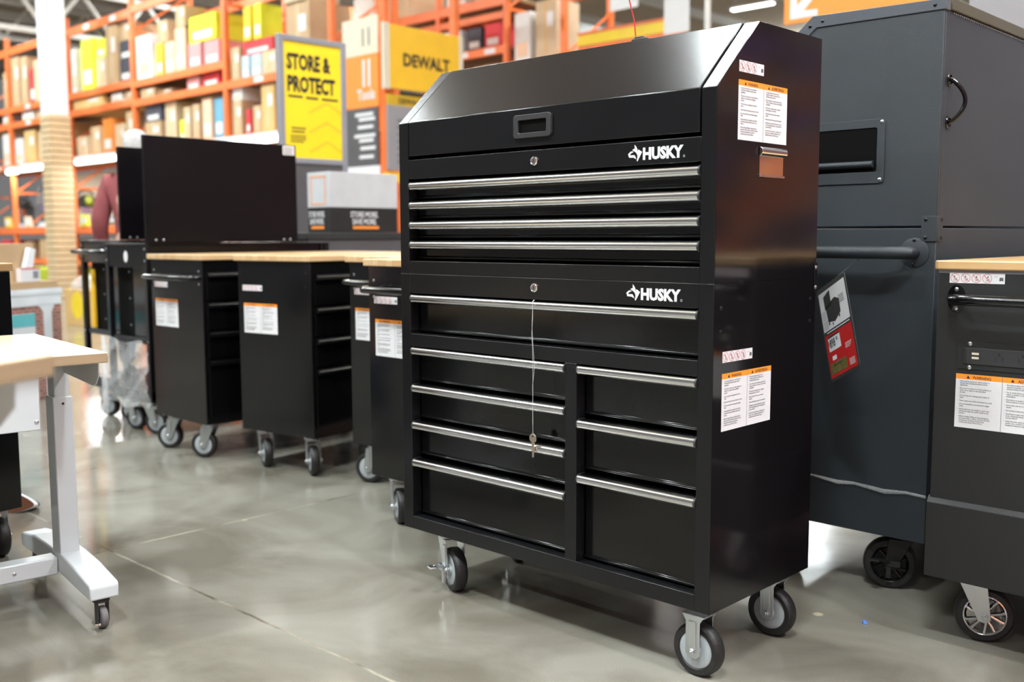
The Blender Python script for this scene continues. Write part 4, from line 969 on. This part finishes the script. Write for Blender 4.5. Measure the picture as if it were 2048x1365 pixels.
ai = thing('aisle_sign', 'tall aisle board numbered 11 and headed Tools on an orange post', 'sign', (-6.77, 4.93, 0))
MB().box(.59, .67, .02, .10, 0, 5.2).build('sign_post', M['rackorange'], ai, bevel=.004)
MB().box(-.02, .03, .02, .07, 0, 3.25).build('rear_post', M['rackorange'], ai, bevel=.004)
MB().box(0, .59, 0, .02, 2.91, 3.29).build('number_board', M['cream'], ai)
ob_ = MB().box(0, .59, 0, .02, 2.37, 2.91).build('heading_board', M['signorange'], ai)
li = MB().box(0, .57, 0, .02, 1.76, 2.36).build('directory_board', M['darkgrey'], ai)
MB().box(0.05, .59, 0, .02, 1.66, 1.76).build('lower_strip', M['white'], ai)
wall_text([("11", .40, 3.00, .26, 'CENTER', .01, .75)], 'number', mat('number_teal_grey', (.10, .12, .11), .5), ai, (0, -.002, 0), 0)
wall_text([("Tools", .39, 2.45, .15, 'CENTER', .03, .85)], 'lettering', M['white'], ob_, (0, -.002, 0), 0)
b2_ = MB(); rect(b2_, .335, .375, 2.58, 2.86, -.002, 0); rect(b2_, .425, .465, 2.58, 2.86, -.002, 0); b2_.build('number', M['white'], ob_, smooth=False)
b2_ = MB()
for k, (a, zz) in enumerate(((.20, 2.28), (.26, 2.23), (.24, 2.15), (.18, 2.06), (.26, 2.01), (.28, 1.93), (.26, 1.84))): rect(b2_, a, .50 + .03 * (k % 2), zz, zz + .035, -.002, 0)
b2_.build('fine_print', M['white'], li, smooth=False)
dw = thing('brand_sign', 'amber sign with dark DEWALT lettering at the end of the tool aisle', 'sign', (-5.99, 4.90, 0))
MB().box(-.03, 0, 0, 1.03, 2.53, 3.17).build('sign_board', M['yellow2'], dw, bevel=.004)
MB().box(-.03, .004, -.05, .03, 2.52, 3.18).build('left_edge', M['cream'], dw); MB().box(-.03, .004, 1.0, 1.055, 2.52, 3.18).build('right_edge', M['cream'], dw)
wall_text([("DEWALT", .53, 2.775, .175, 'CENTER', .035, .92)], 'lettering', M['ink'], dw, (.003, 0, 0), PI / 2)
MB().box(-.03, -.005, 0, .66, 2.36, 2.47).build('lower_header', mat('ochre_strip', (.62, .38, .02), .5), dw)
wall_text([("DEWALT", .30, 2.385, .08, 'CENTER', .03, .95)], 'lettering', M['ink'], dw, (-.004, 0, 0), PI / 2)
MB().box(-.03, -.005, 0, .66, 1.70, 2.36).build('info_panel', M['litegrey'], dw)
fp = MB()
for k in range(7): rect(fp, .12, .46 + .05 * (k % 3), 1.78 + k * .07, 1.797 + k * .07, -.0045, 0)
fp.build('fine_print', M['darkgrey'], dw, rotz=PI / 2, loc=(-.004, 0, 0), smooth=False)
MB().box(-.12, -.04, .97, 1.05, 0, 4.6).build('sign_post', M['rackorange'], dw, bevel=.004)
MB().box(-.10, -.005, 0, 1.0, 1.58, 1.68).build('cross_beam', M['yellow2'], dw)

ar = thing('arrow_sign', 'orange overhead sign with a white arrow pointing down left', 'sign', (-2.15, 6.0, 0))
MB().box(0, 2.2, 0, .03, 2.765, 3.55).build('sign_board', M['signorange'], ar)
MB().prism([(.055, 2.80), (.30, 2.80), (.30, 2.85), (.175, 2.855), (.40, 3.08), (.345, 3.13), (.115, 2.90), (.11, 3.02), (.055, 3.02)], 'y', -.003, -.001).build('arrow', M['white'], ar)
MB().prism([(.62, 3.02), (.72, 3.02), (.70, 3.20), (.62, 3.20)], 'y', -.003, -.001).build('lettering', M['white'], ar)
for x in (.1, 2.1): MB().cyl((x, .015, 3.55), (x, .015, 8.0), .006, 8).build('hanging_rod', M['grey'], ar)
gb = place('header_board', 'plain grey header board rising behind the hutch workstation', 'board', [('board', MB().box(0, 1.3, 0, .04, 0, 2.6), M['litegrey'], .004), ('foot', MB().box(.1, 1.2, -.12, .16, 0, .03), M['grey'], .004)], (0.66, 2.45, 0), 0)
pp = place('steel_pole', 'thin pale grey pole rising behind the tool chest lid', 'pole', [('pole', MB().cyl((0, 0, 0), (0, 0, 8), .028, 16), M['steel'], 0), ('base_plate', MB().box(-.09, .09, -.09, .09, 0, .02), M['grey'], .002)], (-2.9, 6.0, 0), 0)

# ------------------------------------------------------------------ building column and ceiling trusses
co_ = thing('building_column', 'white square building column with tan slatwall on its lower half', 'column', (-15.30, 5.40, 0))
MB().box(-.165, .165, -.165, .165, 3.05, 8.0).build('column_shaft', M['whitepaint'], co_, bevel=.01)
sl = MB()
for k in range(30): sl.box(-.180, .180, -.180, .180, k * .102 + .012, k * .102 + .095)
slo = sl.build('slatwall_cladding', M['tan'], co_, bevel=.003)
MB().box(-.166, .166, -.166, .166, 0, 3.05).build('groove_backing', KR['brown'], slo)  # darker brown put in for the shade between the slats
def truss(i, x, zc):
    m = MB(); m.box(x - .05, x + .05, -10, 30, zc, zc + .11); m.box(x - .05, x + .05, -10, 30, zc + .95, zc + 1.05)
    for k in range(26):
        y0 = -9 + k * 1.5
        m.tube([(x, y0, zc + .05), (x, y0 + .75, zc + 1.0)], .045, 6); m.tube([(x, y0 + .75, zc + 1.0), (x, y0 + 1.5, zc + .05)], .045, 6)
    o = m.build('trim_%d' % i, M['steel'], smooth=False); o['kind'] = 'structure'
truss(1, -20.5, 5.35); truss(2, -27, 6.3)
dm_ = MB()
for k in range(18): dm_.box(-44 + k * 3.1, -43.9 + k * 3.1, -12, 40, 7.72, 8.0)
o = dm_.build('trim_3', M['steel']); o['kind'] = 'structure'

# ------------------------------------------------------------------ pallet racks
def rack(name, label, xs, y0, y1, levels, hts, deckm=None):
    """xs: upright x; levels: per bay list of (z, has_deck, thick)"""
    t = thing(name, label, 'rack', (xs[0], y0, 0), 0)
    X0 = xs[0]
    for i, x in enumerate(xs):
        for yy_ in (0, y1 - y0 - .08):
            MB().box(x - X0 - .04, x - X0 + .04, yy_, yy_ + .08, 0, hts[i]).build('upright', M['rackorange'], t, bevel=.006)
        m = MB(); z = .3
        while z < hts[i] - .8:
            m.tube([(x - X0, .06, z), (x - X0, y1 - y0 - .06, z + .7)], .018, 6); m.box(x - X0 - .015, x - X0 + .015, .06, y1 - y0 - .06, z - .02, z + .02); z += .8
        m.build('frame_brace', M['rackorange'], t)
    for i, lv in enumerate(levels):
        a, b_ = xs[i] - X0 + .04, xs[i + 1] - X0 - .04
        for (z, dk_, th) in lv:
            for yy_ in (0.005, y1 - y0 - .055): MB().box(a, b_, yy_, yy_ + .05, z - th, z).build('beam', M['rackorange'], t, bevel=.004)
            if dk_: MB().box(a, b_, .055, y1 - y0 - .055, z - .045, z - .004).build('shelf_deck', KR['brown'] if dk_ == 1 else KR['slab'], t)
            if z > 2: 
                for fx in (.3, .72): MB().box(a + (b_ - a) * fx, a + (b_ - a) * fx + .22, 0.002, .005, z - th + .02, z - .02).build('beam_label', M['white'], t) if (int(z * 10) + i) % 3 == 0 else None
    return t
R1X = [-21.6, -18.92, -16.19, -13.74, -10.95, -8.45]
lvA = [(4.66, 0, .13), (3.55, 1, .11), (3.25, 1, .11), (2.45, 1, .11), (1.22, 1, .13), (.62, 1, .10)]
lvB = [(4.66, 0, .13), (3.55, 1, .11), (3.25, 2, .11), (2.45, 1, .11), (1.22, 1, .13), (.62, 1, .10)]
lvC = [(4.70, 0, .13), (3.52, 1, .11), (3.22, 1, .11), (2.45, 1, .11), (1.22, 1, .13), (.62, 1, .10)]
lvD = [(5.0, 0, .13), (3.22, 1, .11), (2.45, 1, .11), (1.22, 1, .13), (.62, 1, .10)]
rack('pallet_rack', 'long orange pallet rack of cartons running behind the white column', R1X, 6.0, 7.1, [lvA, lvA, lvB, lvC, lvD], [4.87, 4.87, 4.87, 5.6, 5.6, 5.6])
R2X = [-12.9, -11.2, -9.75, -8.30, -7.20]
lvR = [(4.50, 1, .14), (4.27, 0, .10), (3.79, 1, .12), (3.0, 1, .12), (1.9, 1, .12)]
lvS = [(4.62, 0, .12), (3.50, 1, .12), (2.6, 1, .12), (1.6, 1, .12)]
rack('pallet_rack', 'second orange pallet rack farther back behind the amber sign', R2X, 9.0, 10.1, [lvR, lvR, lvR, lvS], [6, 6, 6, 6, 4.45])
bf = thing('storage_beam', 'orange beam edged with a yellow safety net above the chest lid', 'rack', (-7.0, 9.1, 0))
MB().box(0, 1.7, 0, .06, 3.40, 3.60).build('beam', M['rackorange'], bf, bevel=.004)
MB().box(0, 1.7, -.01, .02, 3.60, 3.74).build('safety_net', M['signyellow'], bf)
MB().box(0, 1.7, -.012, .022, 3.74, 3.78).build('top_rail', M['rackorange'], bf)
MB().box(1.62, 1.7, .06, .14, 0, 3.7).build('upright', M['rackorange'], bf); MB().box(0, .08, .06, .14, 0, 3.7).build('upright', M['rackorange'], bf)

CN = {'kraft': 'brown', 'paleKraft': 'pale brown', 'white': 'white', 'lime': 'lime yellow', 'yellow': 'amber', 'red': 'red', 'pink': 'pink', 'blue': 'blue', 'paleblue': 'pale blue',
      'black': 'black patterned', 'peach': 'peach and white', 'brown': 'dark brown', 'green': 'olive green', 'slab': 'tan', 'orange': 'orange'}
def ordn(i): return ['first', 'second', 'third', 'fourth', 'fifth', 'sixth', 'seventh', 'eighth', 'ninth', 'tenth'][i]
def shelf(bay, lev, z, boxes, y0=6.05):
    seen = {}
    for i, bx_ in enumerate(boxes):
        x0, x1, zt, c_ = bx_[:4]; zb = bx_[4] if len(bx_) > 4 else z
        w_ = (x1 - x0); h_ = zt - zb; dep = min(.95, max(.35, w_ * 1.1))
        sh_w = w_ * .86
        size = 'tall' if h_ > 1.25 * w_ else ('flat' if h_ < .45 * w_ else 'square')
        on = 'stacked on another on' if len(bx_) > 4 else 'on'
        kx = (c_,)
        seen[kx] = seen.get(kx, -1) + 1
        lab = '%s%s %s carton, %s shelf %s, %s from left' % ('upper ' if len(bx_) > 4 else '', size, CN[c_], lev, bay, ordn(min(9, seen[kx])))
        t = thing('carton', lab, 'carton', (x0, y0 + .01 * (i % 4), zb), 0, 'cartons on the orange racks')
        MB().box(0, sh_w, 0, dep, .001, h_).build('carton_body', KR[c_], t, bevel=.004)
        if c_ in ('kraft', 'paleKraft', 'slab', 'brown'):
            MB().box(0, sh_w, dep / 2 - .03, dep / 2 + .03, h_, h_ + .001).box(sh_w * .5 - .02, sh_w * .5 + .02, -.001, 0, h_ * .1, h_).build('tape', KR['paleKraft' if c_ != 'paleKraft' else 'slab'], t)
            MB().box(sh_w * .55, sh_w * .85, -.003, -.001, h_ * .55, h_ * .8).build('shipping_label', M['white'], t)
        else:
            MB().box(sh_w * .15, sh_w * .85, -.002, 0, h_ * .12, h_ * .40).build('printed_patch', KR['white'] if c_ != 'white' else KR['peach'], t)
AW, AB, AC, AD = 'left of white column', 'right of white column', 'in middle bay', 'by yellow poster'
shelf(AW, 'top', 3.55, [(-19.23, -18.98, 4.25, 'kraft'), (-18.82, -18.40, 4.49, 'kraft'), (-18.40, -18.05, 4.45, 'kraft'), (-18.00, -17.75, 4.20, 'red', 3.551), (-17.72, -17.2, 4.31, 'paleKraft'), (-17.15, -16.6, 4.3, 'kraft')])
shelf(AW, 'narrow middle', 3.25, [(-19.34, -19.0, 3.44, 'white'), (-18.38, -17.80, 3.43, 'white'), (-17.76, -17.35, 3.44, 'kraft'), (-17.2, -16.6, 3.40, 'kraft')])
shelf(AW, 'lower', 2.45, [(-19.4, -19.02, 3.06, 'white'), (-18.80, -18.42, 2.94, 'white'), (-18.38, -17.78, 3.06, 'slab'), (-17.72, -17.36, 3.0, 'paleKraft'), (-17.2, -16.5, 3.1, 'kraft')])
shelf(AB, 'top', 3.55, [(-16.08, -15.85, 4.31, 'white'), (-15.69, -15.17, 4.41, 'lime'), (-15.14, -14.75, 4.05, 'paleKraft'), (-15.14, -14.75, 4.36, 'lime', 4.052), (-14.70, -14.27, 4.50, 'kraft'),
      (-14.25, -13.82, 3.90, 'black'), (-14.25, -13.82, 4.21, 'black', 3.903), (-14.22, -13.82, 4.50, 'kraft', 4.213)])
shelf(AB, 'narrow middle', 3.25, [(-16.06, -14.72, 3.42, 'slab'), (-14.6, -14.2, 3.40, 'white'), (-14.15, -13.85, 3.40, 'kraft')])
shelf(AB, 'lower', 2.45, [(-15.98, -15.53, 2.78, 'paleKraft'), (-15.46, -15.02, 2.92, 'kraft'), (-14.99, -14.60, 3.02, 'orange'), (-14.57, -14.15, 2.90, 'paleKraft'), (-14.10, -13.82, 3.06, 'kraft')])
shelf(AC, 'top', 3.52, [(-13.66, -13.08, 4.20, 'white'), (-13.03, -12.79, 4.01, 'yellow'), (-12.76, -12.43, 4.0, 'peach'), (-13.00, -12.62, 4.35, 'kraft', 4.014), (-12.40, -12.06, 4.15, 'peach'),
      (-12.03, -11.62, 3.88, 'pink'), (-11.60, -11.12, 3.86, 'pink'), (-12.02, -11.15, 4.26, 'lime', 3.884), (-12.36, -12.04, 4.47, 'kraft', 4.153)])
shelf(AC, 'narrow middle', 3.22, [(-13.55, -13.04, 3.37, 'kraft'), (-12.99, -12.50, 3.30, 'brown'), (-12.11, -11.72, 3.40, 'pink'), (-11.68, -11.15, 3.42, 'red')])
shelf(AC, 'lower', 2.45, [(-13.45, -12.86, 2.84, 'kraft'), (-13.45, -12.86, 3.10, 'black', 2.842), (-12.82, -12.44, 3.10, 'paleKraft'), (-12.40, -12.25, 2.80, 'lime'), (-12.22, -12.01, 2.97, 'paleKraft'),
      (-11.99, -11.73, 2.99, 'kraft'), (-11.70, -11.41, 3.05, 'peach'), (-11.38, -11.10, 3.03, 'blue')])
shelf(AD, 'top', 3.22, [(-10.84, -10.58, 3.67, 'kraft'), (-10.58, -10.36, 3.53, 'paleblue'), (-10.35, -10.07, 3.53, 'paleblue'), (-10.56, -9.72, 3.72, 'red', 3.534), (-10.05, -9.65, 3.53, 'paleKraft'),
      (-10.50, -10.30, 4.19, 'yellow', 3.723), (-10.26, -10.06, 4.19, 'lime', 3.723), (-9.5, -8.9, 4.07, 'kraft'), (-9.5, -8.98, 4.6, 'paleKraft', 4.073)])
shelf(AD, 'lower', 2.45, [(-10.84, -10.56, 2.94, 'kraft'), (-10.84, -10.56, 3.12, 'white', 2.943), (-10.52, -10.40, 2.80, 'red'), (-10.36, -10.12, 2.83, 'kraft'), (-10.09, -9.74, 3.08, 'slab'), (-9.72, -9.55, 2.61, 'white'), (-9.4, -8.6, 3.0, 'kraft')])
shelf(AW, 'floor-level', .62, [(-19.8, -19.2, .98, 'red'), (-18.6, -18.1, .95, 'brown'), (-17.9, -17.1, 1.0, 'kraft')])
shelf(AB, 'low', .62, [(-16.05, -15.3, .97, 'brown'), (-15.2, -14.6, 1.0, 'kraft'), (-14.5, -13.9, .95, 'brown')])
shelf(AW, 'ground', 0.0, [(-17.6, -16.95, .48, 'green'), (-16.9, -16.35, .46, 'green')], 5.6)
shelf(AB, 'ground', 0.0, [(-16.0, -15.3, .48, 'green'), (-15.1, -14.3, .46, 'brown')], 6.1)
shelf('beside amber sign', 'top', 3.79, [(-9.70, -9.2, 4.13, 'white'), (-9.15, -8.8, 4.12, 'black'), (-8.78, -8.40, 4.14, 'red')], 9.05)
shelf('beside amber sign', 'upper', 4.50, [(-9.6, -9.1, 4.9, 'white'), (-9.0, -8.42, 4.95, 'paleKraft')], 9.05)
shelf('beside amber sign', 'lower', 3.0, [(-9.6, -9.1, 3.5, 'kraft'), (-9.0, -8.42, 3.55, 'brown')], 9.05)
shelf('beyond number board', 'top', 3.79, [(-11.1, -10.5, 4.15, 'white'), (-10.4, -9.85, 4.12, 'paleKraft')], 9.05)
shelf('beyond number board', 'upper', 4.50, [(-12.8, -12.1, 4.9, 'kraft'), (-11.9, -11.3, 5.0, 'white'), (-11.1, -10.4, 5.1, 'paleKraft')], 9.05)
shelf('right end bay', 'middle', 3.50, [(-8.15, -7.80, 4.2, 'white'), (-7.75, -7.30, 4.3, 'paleKraft')], 9.05)
shelf('right end bay', 'low', 2.6, [(-8.1, -7.7, 3.3, 'slab')], 9.05)
hb_lab = ['white hanging banner with green print above the chest lid', 'plain white hanging banner right of the green-printed one']
for i, (x0, x1, z0, z1) in enumerate(((-6.05, -5.62, 3.85, 4.5), (-5.22, -4.86, 3.45, 4.6))):
    t = thing('hanging_banner', hb_lab[i], 'banner', (x0, 8.6, 0))
    MB().box(0, x1 - x0, 0, .012, z0, z1).build('banner_sheet', M['whitepaint'], t)
    if i == 0: MB().box(.16, .34, -.002, 0, z0 + .25, z0 + .5).build('printed_patch', KR['green'], t)
    MB().cyl(((x1 - x0) / 2, .006, z1), ((x1 - x0) / 2, .006, 8.0), .004, 6).build('hanging_cord', M['grey'], t)

# shelf lamps below the lowest high beams
for i, (x0, x1, z, lab) in enumerate(((-18.9, -18.45, 2.30, 'white shelf lamp under the rack at the far left edge'), (-18.2, -17.25, 2.32, 'white shelf lamp under the rack left of the white column'),
        (-15.75, -14.3, 2.33, 'long white shelf lamp under the rack above the saws'), (-11.3, -9.45, 2.33, 'long white shelf lamp just left of the yellow poster'))):
    t = thing('shelf_lamp', lab, 'lamp', (x0, 5.93, z), 0, 'lamps under the rack shelves')
    sl_ = bpy.data.lights.new('shelf_light', 'AREA'); sl_.shape = 'RECTANGLE'; sl_.size = x1 - x0; sl_.size_y = .1; sl_.energy = 26 * (x1 - x0)
    so_ = bpy.data.objects.new('shelf_light', sl_); COL.objects.link(so_); so_.parent = t; so_.location = ((x1 - x0) / 2, 0, -.06)
    MB().cyl((0, 0, 0), (x1 - x0, 0, 0), .045, 14).build('tube', M['lamp2'], t); MB().box(0, x1 - x0, -.05, .06, .05, .09).build('housing', M['whitepaint'], t)
t = thing('shelf_lamp', 'bright lamp end glowing between the poster and the number board', 'lamp', (-12.4, 8.95, 4.56), 0, 'lamps under the rack shelves')
MB().cyl((0, 0, 0), (.5, 0, 0), .07, 14).build('tube', M['lamp'], t); MB().box(0, .5, -.05, .06, .07, .11).build('housing', M['whitepaint'], t)

bp_ = thing('shelf_backdrop', 'long cream display panel standing on the saw shelf behind the saws', 'backdrop', (-19.0, 7.02, 1.221))
for i, (a, b_) in enumerate(((.12, 2.75), (2.87, 5.2), (5.32, 8.0))): MB().box(a, b_, 0, .012, 0, 1.05).build('panel_board', M['cream'], bp_)
# miter saws on the bench-height beam
def saw(x, body, guard, label, s=1.0, flip=1):
    t = thing('miter_saw', label, 'power saw', (x, 6.55, 1.221), math.radians(-25 * flip), 'saws on the orange shelf')
    t.scale = (s, s, s)
    MB().box(-.26, .26, -.14, .14, 0, .05).box(-.30, -.22, -.18, .18, 0, .03).box(.22, .30, -.18, .18, 0, .03).build('base', M['hub'], t, bevel=.006)
    MB().cyl((0, -.03, .05), (0, -.03, .075), .16, 28).build('turntable', M['hub'], t, bevel=.004)
    MB().box(-.27, -.03, .05, .07, .05, .14).build('fence', M['hub'], t, bevel=.004); MB().box(.03, .27, .05, .07, .05, .14).build('fence', M['hub'], t, bevel=.004)
    MB().prism([(.08, .05), (.16, .05), (.19, .36), (.12, .42), (.05, .36)], 'x', -.03, .03).build('arm', body, t, bevel=.008)
    MB().cyl((-.015, -.02, .36), (.015, -.02, .36), .15, 36).build('blade', M['chrome'], t)
    pl = [( -.02 + .185 * math.cos(a), .36 + .185 * math.sin(a)) for a in [math.radians(-10 + 200 * i / 18) for i in range(19)]]
    MB().prism(pl, 'x', -.030, .030).build('blade_guard', guard, t, bevel=.006)
    MB().cyl((.03, .02, .42), (.21, .02, .46), .065, 22).build('motor', body, t, bevel=.008)
    MB().tube([(.0, .10, .54), (.0, .0, .62), (.0, -.12, .60), (.0, -.17, .50)], [.018, .02, .022, .018], 12).build('handle', M['plastic'], t)
for a in ((-19.9, M['plastic'], M['darkgrey'], 'dark miter saw at the left picture edge', 1.2), (-18.45, M['plastic'], M['darkgrey'], 'large charcoal miter saw beside an amber one', 1.35),
          (-17.60, M['yellow2'], M['plastic'], 'amber and black miter saw left of the column', 1.0, -1), (-16.78, M['lime'], M['plastic'], 'lime green miter saw just right of the column base', 1.1),
          (-15.6, M['lime'], M['hub'], 'lime miter saw with pale guard near the person', 1.4, -1), (-14.7, M['red'], M['plastic'], 'red miter saw nearly behind the person', 1.2)): saw(*a)
for i, (x, c_) in enumerate(((-19.4, 'yellow'), (-18.4, 'peach'), (-17.4, 'lime'), (-16.75, 'green'), (-15.9, 'lime'), (-15.35, 'peach'))):
    t = thing('price_placard', '%s price placard on the saw shelf front, %s from left' % (CN[c_], ordn(i)), 'placard', (x, 6.0, 1.225), 0, 'placards on the saw shelf')
    MB().prism([(0, 0), (.06, 0), (.02, .20), (.0, .20)], 'x', 0, .30).build('placard', KR[c_], t, bevel=.003); MB().box(.04, .26, -.002, 0, .05, .15).build('printed_patch', M['white'], t)
